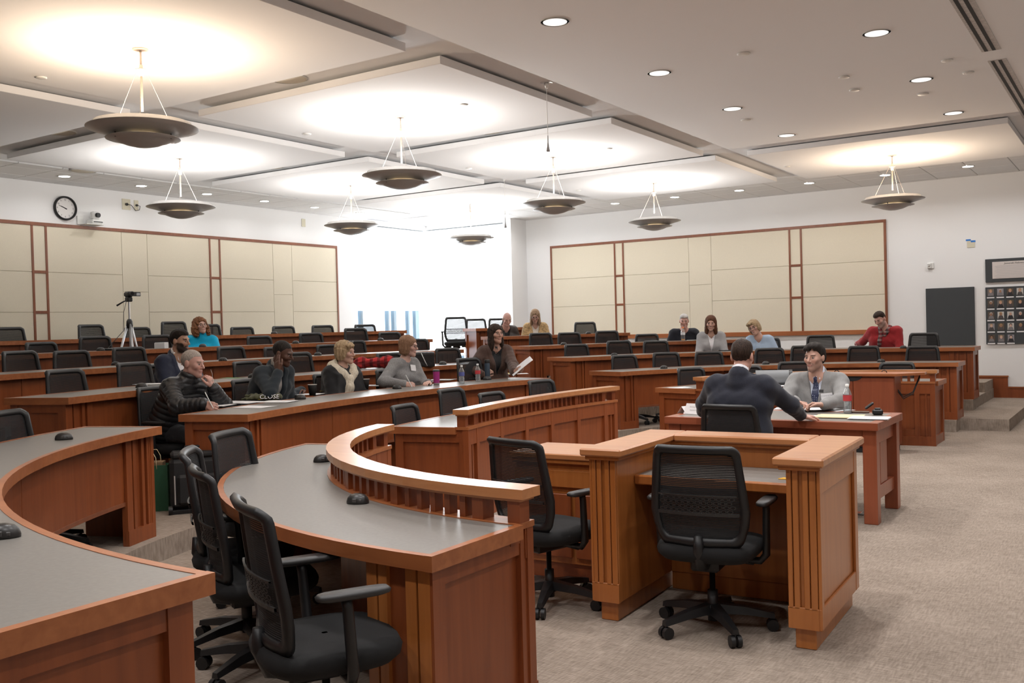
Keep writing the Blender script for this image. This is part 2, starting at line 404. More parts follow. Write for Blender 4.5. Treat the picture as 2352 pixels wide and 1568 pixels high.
# acoustic clouds
CW = plain('cloud_edge', (.80, .775, .765), .9)
cloudn = 0
CLOUDS = []
wh = {0: 'nearest the camera', 1: 'second from the camera', 2: 'third from the camera', 3: 'farthest from the camera'}
for ci, xc in enumerate((-6.31, -9.82)):
    for j, yc_ in enumerate((4.56, 7.60, 10.63, 13.66)):
        CLOUDS.append((xc, yc_, 1.52, 1.30, f'white square ceiling panel, {wh[j]} in the {"inner" if ci == 0 else "clock-wall"} row'))
CLOUDS.append((-2.80, 13.66, 1.54, 1.33, 'white square ceiling panel alone above the far right seats'))
CLOUDS.append((-6.31, 1.52, 1.52, 1.30, None))
for xc, yc_, hx, hy, lab in CLOUDS:
    o = MB().cbox(xc-hx, xc+hx, yc_-hy, yc_+hy, ZCL, ZCL+.068, .004).build('ceiling_panel', CLOUDM)
    if lab: tag(o, lab, 'ceiling panel', 'floating ceiling panels')
    else: tag(o, 'white square ceiling panel above the left edge, mostly out of view', 'ceiling panel', 'floating ceiling panels')
    # hangers that carry the panel
    for sx in (-.8, .8):
        for sy in (-.7, .7):
            MB().box(xc+sx-.02, xc+sx+.02, yc_+sy-.02, yc_+sy+.02, ZCL+.07, ZU+.01).build('hanger', METAL, o)
# windows with roller blinds in the corner bay
BLIND = plain('white_roller_blind', (.9, .9, .9), .9, emis=(.93, .97, 1.0), es=BLIND_E)
FRAME = plain('blue_grey_window_frame', (.13, .19, .24), .5)
def window(name, axis, c, a0, a1, z0, z1, mull, blind_z, side):
    """axis 'x': plane x=c, opening a0..a1 in y ; axis 'y': plane y=c, opening in x"""
    def bx(u0, u1, w0, w1, zz0, zz1):
        return MB().box(w0, w1, u0, u1, zz0, zz1) if axis == 'x' else MB().box(u0, u1, w0, w1, zz0, zz1)
    root = bx(a0, a1, c+side*.15, c+side*.16, z0, z1).build(name, GLASS); root['kind'] = 'structure'
    for (u, wd) in mull:
        bx(u, u+wd, c+side*.10, c+side*.19, z0, z1).build('mullion', FRAME, root)
    bx(a0, a1, c+side*.10, c+side*.19, z0, z0+.06).build('window_sill', FRAME, root)
    bx(a0, a1, c+side*.09, c+side*.19, z1-.05, z1).build('window_head', FRAME, root)
    if blind_z is not None:
        b = bx(a0+.02, a1-.02, c+side*.035, c+side*.040, blind_z, z1-.09).build('roller_blind', BLIND, None)
        bx(a0+.01, a1-.01, c+side*.01, c+side*.075, z1-.09, z1-.02).build('head_rail', WHITEP, b)
        bx(a0+.02, a1-.02, c+side*.03, c+side*.05, blind_z-.025, blind_z).build('hem_bar', WHITEP, b)
        return root, b
    return root, None
w1, b1 = window('window_1', 'x', XW, WY0, YB, .78, 3.72, [(WY0+.01, .07), (WY0+.28, .06), (15.62, .05), (15.82, .08), (16.30, .05), (16.55, .12)], 1.965, -1)
tag(b1, 'white roller blind glowing with daylight over the left corner window', 'blind', 'window blinds')
w2, b2 = window('window_2', 'y', YB, XW, XB-.2, .78, 3.74, [(XW+.03, .06), (-12.6, .06), (-11.9, .06)], .95, 1)
tag(b2, 'white roller blind pulled right down over the far corner window', 'blind', 'window blinds')
# wooden baseboard stepping along the right wall
bb = MB().box(-2.38, -1.86, YR-.02, YR, .153, .515); bb.box(-1.86, XF, YR-.02, YR, 0, .335)
struct('baseboard_right', bb, WOOD)
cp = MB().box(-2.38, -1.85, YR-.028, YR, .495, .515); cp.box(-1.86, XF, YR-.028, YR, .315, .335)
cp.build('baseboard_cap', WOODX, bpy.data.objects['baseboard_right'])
# ------------------------------------------------------------------ tiered curved desks
def Q(seg, row, r, inset, z0, z1, t0, t1, th, n=None):
    """block on the row curve: radii r..r+th, height z0..z1, length part t0..t1"""
    L = seg_len(seg, r, inset, row)*(t1-t0); n = n or max(2, int(L/.16)+2)
    return MB().strip(seg_poly(seg, r, inset, n, t0, t1, row), seg_poly(seg, r+th, inset, n, t0, t1, row), z0, z1)
def endq(seg, row, end, r0, r1, i0, i1, z0, z1):
    """board lying along the segment's cut end"""
    e = 0 if end == 0 else -1
    P = [seg_poly(seg, r0, i0, 3, row=row)[e], seg_poly(seg, r1, i0, 3, row=row)[e], seg_poly(seg, r1, i1, 3, row=row)[e], seg_poly(seg, r0, i1, 3, row=row)[e]]
    return MB().prism([tuple(p) for p in P], z0, z1)
def desk(row, seg, label):
    z = zrow(row); ri, ro = ROW[row], ROUT[row]
    mid = seg_poly(seg, (ri+ro)/2, 0, 3, row=row)[1]
    T = thing('curved_desk', label, 'desk', (float(mid[0]), float(mid[1]), z), 0, 'curved courtroom desks')
    H = z+.75
    # writing surface and wooden edge bands
    ti = ri+.03 if row > 1 else ri-.01
    Q(seg, row, ti, .03, H-.028, H, 0, 1, ro-.03-ti).build('desk_top', LAM, T)
    if row > 1: Q(seg, row, ri, 0, H-.052, H+.002, 0, 1, .03).build('edge_band', WOODX, T)
    Q(seg, row, ro-.03, 0, H-.052, H+.002, 0, 1, .03).build('edge_band', WOODX, T)
    for e in (0, 1): endq(seg, row, e, ri-.001, ro+.001, -.002, .03, H-.053, H+.003).build('edge_band', WOODX, T)
    L = seg_len(seg, ri, 0, row)
    if row > 1:
        # modesty panels, hung clear of the floor
        n = max(1, round(L/1.35)); e = .30/L
        for i in range(n):
            a = e+(1-2*e)*i/n; b = e+(1-2*e)*(i+1)/n; g = .003/L
            Q(seg, row, ri+.075, .04, z+.29, H-.052, a+g, b-g, .018).build('modesty_panel', WOOD, T)
        Q(seg, row, ri+.068, .04, z+.265, z+.29, e, 1-e, .03).build('bottom_rail', WOODT, T)
        # fluted pilasters at both ends
        for a, b in ((0, e), (1-e, 1)):
            Q(seg, row, ri+.075, .04, z, H-.052, a, b, .02).build('pilaster', WOOD, T)
            w = (b-a)
            for s, wd in ((0.0, .22), (.27, .10), (.60, .10), (.80, .20)):
                Q(seg, row, ri+.055, .04, z+.10, H-.052, a+w*s, a+w*(s+wd), .02, 3).build('flute', WOOD, T)
            Q(seg, row, ri+.05, .04, z, z+.10, a, b, .03).build('plinth', WOOD, T)
        nsup = max(1, n-1)
        for i in range(nsup):
            t = (i+1)/(nsup+1); p = seg_poly(seg, ri+.10, .04, 2, t, min(1, t+.02/L), row); q = seg_poly(seg, ro-.16, .04, 2, t, min(1, t+.02/L), row)
            MB().strip(p, q, z, H-.052).build('support_panel', WOOD, T)
    else:
        # panelled front wall with balustrade
        r0 = 2.19
        Lr = seg_len(seg, r0, 0, 1); e = .20/Lr; nb = 5
        Q(seg, 1, r0+.03, .033, z+.08, H-.02, 0, 1, .03).build('front_panel', WOOD, T)
        Q(seg, 1, r0, .016, z, z+.11, 0, 1, .06).build('plinth', WOOD, T)
        Q(seg, 1, r0+.01, .021, H-.14, H-.012, 0, 1, .05).build('top_rail', WOOD, T)
        Q(seg, 1, r0+.012, .023, z+.105, z+.19, e, 1-e, .04).build('bottom_rail', WOOD, T)
        edges = [0, e]+[e+(1-2*e)*i/nb for i in range(1, nb)]+[1-e, 1]
        for i, t in enumerate(edges):
            w = .055/Lr; a = min(max(t-w/2, 0), 1-w)
            Q(seg, 1, r0+.007, .018, z+.10, H-.016, a, a+w, .045, 3).build('stile', WOOD, T)
            Q(seg, 1, r0+.03, .019, H-.01, H+.094, a, a+w, .07, 3).build('baluster_post', WOOD, T)
        for i in range(len(edges)-1):
            a, b = edges[i], edges[i+1]
            if i in (0, len(edges)-2):
                m = (a+b)/2; w = .02/Lr
                Q(seg, 1, r0+.015, .02, z+.11, H-.14, m-w/2, m+w/2, .03, 3).build('flute', WOOD, T)
            else:
                nbal = 5
                for j in range(nbal):
                    m = a+(b-a)*(j+1)/(nbal+1); w = .030/Lr
                    Q(seg, 1, r0+.045, .02, H, H+.093, m-w/2, m+w/2, .045, 2).build('baluster', WOOD, T)
        Q(seg, 1, r0+.002, .014, H-.02, H+.004, 0, 1, .118).build('sill', WOODX, T)
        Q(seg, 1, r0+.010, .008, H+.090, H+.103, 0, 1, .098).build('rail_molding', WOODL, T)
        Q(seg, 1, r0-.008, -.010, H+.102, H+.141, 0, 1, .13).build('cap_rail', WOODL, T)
        # outer pilasters beside the seats
        w = .30/seg_len(seg, ro-.06, .03, 1)
        for a, b in ((0, w), (1-w, 1)):
            Q(seg, 1, ro-.07, .036, z, H-.052, a, b, .02, 5).build('pilaster', WOOD, T)
            for s, wd in ((0.0, .17), (.20, .16), (.66, .14), (.83, .17)):
                Q(seg, 1, ro-.055, .038, z, H-.0525, a+(b-a)*s, a+(b-a)*(s+wd), .022, 3).build('flute', WOODW, T)
    # framed end panels
    if row == 1:
        for e in (0, 1): endq(seg, 1, e, 2.203, 2.345, .0275, .07, H-.075, H-.0195).build('top_block', WOOD, T)
    ra = (ri+.05) if row > 1 else 2.205
    for e in (0, 1):
        endq(seg, row, e, ra+.003, ro-.038, .05, .075, z, H-.0495).build('end_panel', WOOD, T)
        for a, b in ((ra, ra+.075), (ro-.105, ro-.035)):
            endq(seg, row, e, a, b, .026, .06, z, H-.051).build('stile', WOOD, T)
        endq(seg, row, e, ra+.002, ro-.037, .029, .06, z, z+.11).build('bottom_rail', WOOD, T)
        endq(seg, row, e, ra+.002, ro-.037, .0305, .06, H-.12, H-.0505).build('top_rail', WOOD, T)
    return T
DN = {1: 'front-row balustraded', 2: 'second-row', 3: 'third-row', 4: 'fourth-row', 5: 'fifth-row', 6: 'back-row'}
DESKS = {}
for row in range(1, 7):
    for seg in 'LCR':
        if seg == 'L' and row > 2: continue
        where = {'L': 'nearest the camera at left', 'C': 'along the middle block facing the front', 'R': 'along the right-hand block'}[seg]
        DESKS[row, seg] = desk(row, seg, f'cherry wood {DN[row]} curved desk {where}')
# ------------------------------------------------------------------ lamps
def lampface(*a, **k):
    m = plain(*a, **k); m.cycles.emission_sampling = 'NONE'; return m
DLM = lampface('lit_lamp_lens', (1, 1, 1), .4, emis=(1.0, .97, .92), es=9.0)
DLM2 = lampface('dim_lamp_reflector', (.85, .85, .85), .35, emis=(1.0, .97, .93), es=.55)
def downlight(x, y, z, lab, rad=.085, lit=True, power=None, grp='recessed downlights'):
    t = thing('downlight', lab, 'ceiling light', (x, y, z), 0, grp); t['localspace'] = 1
    MB().lathe([(rad+.018, -.006), (rad+.018, .0), (rad, .0), (rad, -.006)], 24, close=False).build('trim_ring', WHITEP, t)
    if lit: MB().lathe([(rad*.98, -.004), (rad*.98, -.001)], 24).build('lens', DLM, t)
    else: MB().lathe([(rad*.98, -.004), (rad*.98, -.001)], 24).build('reflector', DLM2, t)
    arealight('downlight_lamp', (0, 0, -.012), rad*1.6, power or DOWN_W, (1.0, .98, .97), True, math.radians(150), parent=t)
    return t
ordn = ['nearest', 'second', 'third', 'fourth', 'fifth', 'sixth', 'seventh', 'eighth', 'ninth', 'tenth']
for i, (x, y) in enumerate(sorted(DL_L, key=lambda p: p[1])):
    downlight(x, y, ZT-.006, f'small bright downlight in the tiles above the clock wall, {ordn[i]} along from the near end', .075, power=DOWN_W*.2)
for i, (x, y) in enumerate(sorted(DL_R, key=lambda p: -p[0])):
    downlight(x, y, ZT-.006, f'small bright downlight in the tiles above the right wall, {ordn[i]} from the front end', .08, power=DOWN_W*.45)
k = 0
for xi, x in enumerate((-3.62, -1.74, .14, 2.02)):
    for yi, y in enumerate((.70, 2.52, 4.36, 6.18, 8.02, 9.86, 11.72)):
        if xi == 1 and yi < 0: continue
        side = ['beside the square panels', 'in the row by the slot vents', 'in the first row beyond the frame', 'in the row near the front wall'][xi]
        downlight(x, y, ZF, f'recessed silver downlight {side}, {ordn[yi]} from the camera end', .09, lit=False, power=DOWN_W*(1.0 if xi < 2 else .5))
STEM = plain('putty_enamel', (.36, .30, .25), .5)
def pendant(x, y, lab, warm=(1.0, .80, .58)):
    t = thing('pendant_light', lab, 'pendant lamp', (x, y, ZCL), 0, 'round pendant lamps'); t['localspace'] = 1
    MB().lathe([(.052, -.012), (.06, -.008), (.06, 0)], 24).build('canopy', STEM, t)
    MB().tube((0, 0, -.005), (0, 0, -.47), .009, n=10).build('stem', STEM, t)
    MB().lathe([(.018, -.205), (.018, -.16), (.04, -.158), (.04, -.152), (.014, -.148), (.014, -.12)], 16).build('collar', STEM, t)
    for k in range(3):
        a = math.radians(80+120*k)
        MB().tube((.035*math.cos(a), .035*math.sin(a), -.156), (.24*math.cos(a), .24*math.sin(a), -.565), .0013, n=5).build('cable', STEM, t)
    # shade: flared metal dish with an upper collar
    sh = MB().lathe([(.20, -.66), (.26, -.645), (.33, -.622), (.405, -.602), (.407, -.598), (.36, -.603), (.352, -.560), (.346, -.560), (.340, -.606), (.26, -.634), (.20, -.648)], 48, close=False)
    s = sh.build('dish', METAL, t)
    lo = MB().lathe([(.0, -.742), (.06, -.739), (.13, -.722), (.185, -.700), (.20, -.692), (.27, -.680), (.272, -.676), (.20, -.684), (.18, -.69), (.12, -.712), (.0, -.732)], 40, close=False)
    lo.build('lower_bowl', METAL, t)
    for k in range(3):
        a = math.radians(25+120*k); MB().tube((.225*math.cos(a), .225*math.sin(a), -.69), (.225*math.cos(a), .225*math.sin(a), -.645), .006, n=6).build('spacer', GREYP, t)
    MB().lathe([(.0, -.618), (.20, -.648), (.20, -.640), (.0, -.690)], 24, close=False).build('lamp_tray', METAL, t)
    MB().lathe([(.0, -.735), (.10, -.712), (.12, -.705)], 20, close=False).build('glow_lens', DLM_W, t)
    d = bpy.data.lights.new('pendant_lamp', 'POINT'); d.energy = PEND_W; d.color = warm; d.shadow_soft_size = .09
    o = bpy.data.objects.new('pendant_lamp', d); COL.objects.link(o); o.location = (.0, .0, -.575); o.parent = t
    arealight('pendant_glow', (0, 0, -.625), .24, PEND_W*.012, (1.0, .72, .38), True, math.radians(170), parent=t)
    return t
DLM_W = lampface('warm_lamp_glow', (1, .9, .75), .5, emis=(1.0, .72, .40), es=1.2)
PL = [(-6.31, 4.56, 'large round grey pendant lamp nearest the camera, at upper left'), (-9.82, 7.60, 'round grey pendant lamp nearest the wall clock'),
      (-6.31, 7.60, 'round grey pendant lamp hanging at the centre of the ceiling'), (-6.31, 10.63, 'round grey pendant lamp beside the hanging microphone'),
      (-9.82, 10.63, 'round grey pendant lamp just left of the bright window'), (-9.82, 13.66, 'small round pendant lamp hanging against the bright window'),
      (-6.31, 13.66, 'round grey pendant lamp in front of the right wall tackboard'), (-2.80, 13.66, 'round grey pendant lamp alone at the far right')]
for x, y, lab in PL: pendant(x, y, lab, (1.0, .78, .57) if (y < 5 or x > -3) else (1.0, .96, .91))
# ------------------------------------------------------------------ swivel chairs
def back_surface(u, v):
    """chair-local point of the backrest: u -1..1 across, v 0..1 upward (chair faces +Y)"""
    z = .455+.49*v
    hw = .188+.052*math.sin(min(1, v/.38)*math.pi/2)-.034*max(0, (v-.38)/.62)
    y = -.205-.012*math.sin(v*math.pi)+(-.075)*max(0, v-.25)**1.3-(.030*((v-.93)/.07) if v > .93 else 0)
    y += .045*u*u*(1-.35*v)
    return Vector((u*hw, y, z))
def rr_loop(u0, v0, v1, cu, cv, n=7):
    """rounded rectangle in the (u,v) square"""
    pts = []
    for (cx, cyy, a0) in ((u0-cu, v1-cv, 0), (-(u0-cu), v1-cv, 90), (-(u0-cu), v0+cv, 180), (u0-cu, v0+cv, 270)):
        for i in range(n):
            a = math.radians(a0+90*i/(n-1)); pts.append((cx+cu*math.cos(a), cyy+cv*math.sin(a)))
    # subdivide long edges
    out = []
    for i, p in enumerate(pts):
        q = pts[(i+1) % len(pts)]; m = max(1, int(max(abs(q[0]-p[0])/.25, abs(q[1]-p[1])/.12)))
        for k in range(m): out.append((p[0]+(q[0]-p[0])*k/m, p[1]+(q[1]-p[1])*k/m))
    return out
def make_chair():
    t = thing('swivel_chair', 'x', 'chair', (0, 0, 0)); t['localspace'] = 1
    # backrest frame
    out = rr_loop(1.0, 0.0, 1.0, .16, .09); 
    inn = [(p[0]*.83, .105+(p[1])*.835) for p in out]
    mb = MB(); n = len(out)
    def off(p, d):
        e = .004
        P = back_surface(*p); U = back_surface(p[0]+e, p[1])-P; V = back_surface(p[0], min(p[1]+e, 1.0))-back_surface(p[0], min(p[1]+e, 1.0)-e)
        N = U.cross(V).normalized(); return P+N*d
    rings = [[off(p, .012) for p in inn], [off(((p[0]+q[0])/2, (p[1]+q[1])/2), .016) for p, q in zip(inn, out)], [off(p, .008) for p in out], [off(p, -.012) for p in out], [off(((p[0]+q[0])/2, (p[1]+q[1])/2), -.018) for p, q in zip(inn, out)], [off(p, -.010) for p in inn]]
    v = [p for r in rings for p in r]; f = []
    for k in range(6):
        k2 = (k+1) % 6
        for i in range(n): f.append((k*n+i, k*n+(i+1) % n, k2*n+(i+1) % n, k2*n+i))
    mb.add(v, f, True); me = mb.mesh('backrest_frame'); recalc(me); link('backrest_frame', me, t, BLACKP)
    # mesh fabric
    mb = MB(); cen = (0, .52); scs = (1.02, .8, .6, .4, .2)
    v = [back_surface(cen[0]+(p[0]-cen[0])*s, cen[1]+(p[1]-cen[1])*s) for s in scs for p in inn]; f = []
    for k in range(len(scs)-1):
        for i in range(n): f.append((k*n+i, k*n+(i+1) % n, (k+1)*n+(i+1) % n, (k+1)*n+i))
    f.append(tuple((len(scs)-1)*n+i for i in range(n)))
    mb.add(v, f, True); link('mesh_back', mb.mesh('mesh_back'), t, MESHF)
    # lumbar pad with honeycomb cells
    mb = MB(); g = []
    def lum(u, w): p = back_surface(u, w); return Vector((p.x, p.y-.016, p.z))
    for (va, vb) in ((.33, .36), (.52, .535)):
        for i in range(8):
            a, b = -.82+1.64*i/8, -.82+1.64*(i+1)/8
            P = [lum(a, va), lum(b, va), lum(b, vb), lum(a, vb)]; Pb = [p+Vector((0, -.008, 0)) for p in P]
            mb.add(P+Pb, [(0, 1, 2, 3), (7, 6, 5, 4), (0, 4, 5, 1), (3, 2, 6, 7)])
    rows = 4
    for r in range(rows):
        vc = .36+.16*(r+.5)/rows
        for i in range(12):
            uc = -.78+1.56*(i+.5+.5*(r % 2))/12.5; ru, rv = .052, .016
            hexo = [(uc+ru*1.28*math.cos(math.radians(60*k+30)), vc+rv*1.28*math.sin(math.radians(60*k+30))) for k in range(6)]
            hexi = [(uc+ru*.82*math.cos(math.radians(60*k+30)), vc+rv*.82*math.sin(math.radians(60*k+30))) for k in range(6)]
            vs = [lum(*p)+Vector((0, -.006, 0)) for p in hexo]+[lum(*p)+Vector((0, -.006, 0)) for p in hexi]
            mb.add(vs, [(k, (k+1) % 6, 6+(k+1) % 6, 6+k) for k in range(6)])
    link('lumbar_pad', mb.mesh('lumbar_pad'), t, GREYP)
    # seat cushion
    def sq(w, l, z, yo=0.0, n=28):
        r = []
        for k in range(n):
            a = 2*math.pi*k/n; c, s_ = math.cos(a), math.sin(a); e = .55
            r.append((w*math.copysign(abs(c)**e, c), yo+l*math.copysign(abs(s_)**e, s_), z))
        return r
    prof = [sq(.17, .17, .375), sq(.215, .21, .385), sq(.240, .235, .41), sq(.245, .24, .435), sq(.235, .23, .458), sq(.19, .19, .468), sq(.10, .10, .466), sq(.01, .01, .465)]
    v = [p for r in prof for p in r]; nn = 28; f = [tuple(range(nn-1, -1, -1))]
    for k in range(len(prof)-1):
        for i in range(nn): f.append((k*nn+i, k*nn+(i+1) % nn, (k+1)*nn+(i+1) % nn, (k+1)*nn+i))
    link('seat', MB().add(v, f, True).mesh('seat'), t, BLACKF)
    # mechanism and back bracket
    mb = MB().cbox(-.07, .07, -.14, .12, .325, .38, .01); mb.path([(0, -.10, .35), (0, -.19, .37), (0, -.225, .45), (0, -.225, .52)], [.03, .03, .028, .02], 8)
    mb.tube((.06, .03, .35), (.20, .03, .345), .006, n=6)
    mb.build('tilt_mechanism', BLACKP, t)
    # armrests
    for s in (-1, 1):
        a = MB().path([(s*.10, .02, .365), (s*.235, .02, .365), (s*.265, .015, .40), (s*.272, .0, .62), (s*.272, -.005, .645)], [.016, .018, .02, .018, .018], 8).build('armrest', BLACKP, t)
        mp = MB(); pr = []
        for (w, l, z) in ((.024, .10, .647), (.034, .122, .653), (.036, .125, .664), (.028, .116, .672)):
            pr.append([(s*.272+p[0], p[1]+.02, z) for p in sq(w, l, z, n=18)])
        v = [p for r in pr for p in r]; f = [tuple(range(17, -1, -1)), tuple(54+i for i in range(18))]
        for k in range(3):
            for i in range(18): f.append((k*18+i, k*18+(i+1) % 18, (k+1)*18+(i+1) % 18, (k+1)*18+i))
        link('arm_pad', mp.add(v, f, True).mesh('arm_pad'), a, GREYP)
    # gas column, star base, castors
    MB().lathe([(.026, .05), (.026, .20), (.014, .20), (.014, .33)], 14).build('gas_column', BLACKP, t)
    b = MB().lathe([(.045, .075), (.05, .09), (.045, .125), (.03, .13)], 16).build('star_base', BLACKP, t)
    legm = MB(); 
    sec = [(.03, .034, .108, .022), (.16, .026, .098, .018), (.295, .018, .074, .012)]
    v = []
    for x, w, z, h in sec: v += [(x, -w, z-h), (x, w, z-h), (x, w*.7, z+h), (x, -w*.7, z+h)]
    f = [(0, 3, 2, 1), (8, 9, 10, 11)]
    for k in range(2):
        for i in range(4): f.append((4*k+i, 4*k+(i+1) % 4, 4*k+4+(i+1) % 4, 4*k+4+i))
    legm.add(v, f); lm = legm.mesh('leg'); recalc(lm); lm.materials.append(BLACKP)
    cm = MB(); cm.tube((.285, 0, .08), (.285, 0, .045), .008, n=8)
    for s in (-1, 1): cm.tube((.285, s*.006, .029), (.285, s*.026, .029), .029, n=14)
    cmm = cm.mesh('castor'); cmm.materials.append(BLACKP)
    for k in range(5):
        l = link('leg', lm, b); l.rotation_euler = (0, 0, math.radians(72*k+18))
        l2 = link('castor', cmm, l)
    return t
CHAIR0 = make_chair(); _chair_used = False
def chair(x, y, z, rz, label, lift=0.0, group='black mesh swivel chairs'):
    """rz: direction the chair faces, measured like atan2, converted so +Y is forward"""
    global _chair_used
    t = CHAIR0 if not _chair_used else copy_tree(CHAIR0)
    _chair_used = True
    t.location = (x, y, z); t.rotation_euler = (0, 0, rz-math.pi/2); t['label'] = label; t['group'] = group
    if abs(lift) > 1e-4:
        for ch in t.children:
            if ch.name.split('.')[0] not in ('star_base',):
                ch.location.z = lift if ch.name.split('.')[0] != 'gas_column' else lift*.5
    return t
BACK_Z, BACK_OFF = .945, .26
def row_chair(row, seg, px, py, label, e=.20, yaw=0.0, clampv=.07):
    """chair behind a row's outer edge; px,py survey the middle of its back's top edge"""
    z = zrow(row); r = ROUT[row]+e
    P = rawcurve(seg, r)
    if seg == 'R': P = P[::-1]
    best = min(range(1, len(P)-1), key=lambda i: abs(proj((P[i][0], P[i][1], z+BACK_Z))[0]-px)+(50 if (P[i]@P[i]) < 1 else 0))
    # refine between neighbours
    c = None
    for i in (best-1, best):
        for t in np.linspace(0, 1, 21):
            p = P[i]*(1-t)+P[i+1]*t; d = abs(proj((p[0], p[1], z+BACK_Z))[0]-px)
            if c is None or d < c[0]: c = (d, p, P[i+1]-P[i])
    p = c[1]; tg = c[2]/np.hypot(*c[2]); nrm = np.array([-tg[1], tg[0]])
    cen = np.array([2.35, YC]) if seg == 'C' else np.array([CLx, CLy if seg == 'L' else CRy])
    if nrm@(cen-p) < 0: nrm = -nrm
    ang = math.atan2(nrm[1], nrm[0])+math.radians(yaw); fw = np.array([math.cos(ang), math.sin(ang)])
    q = p+fw*BACK_OFF
    py0 = proj((p[0], p[1], z+BACK_Z))[1]; dist = abs((p[0]*AF[0]+p[1]*AF[1]))
    lift = max(-clampv, min(clampv, (py0-py)*dist/FOC)) if py is not None else 0
    return chair(float(q[0]), float(q[1]), z, ang, label, lift)
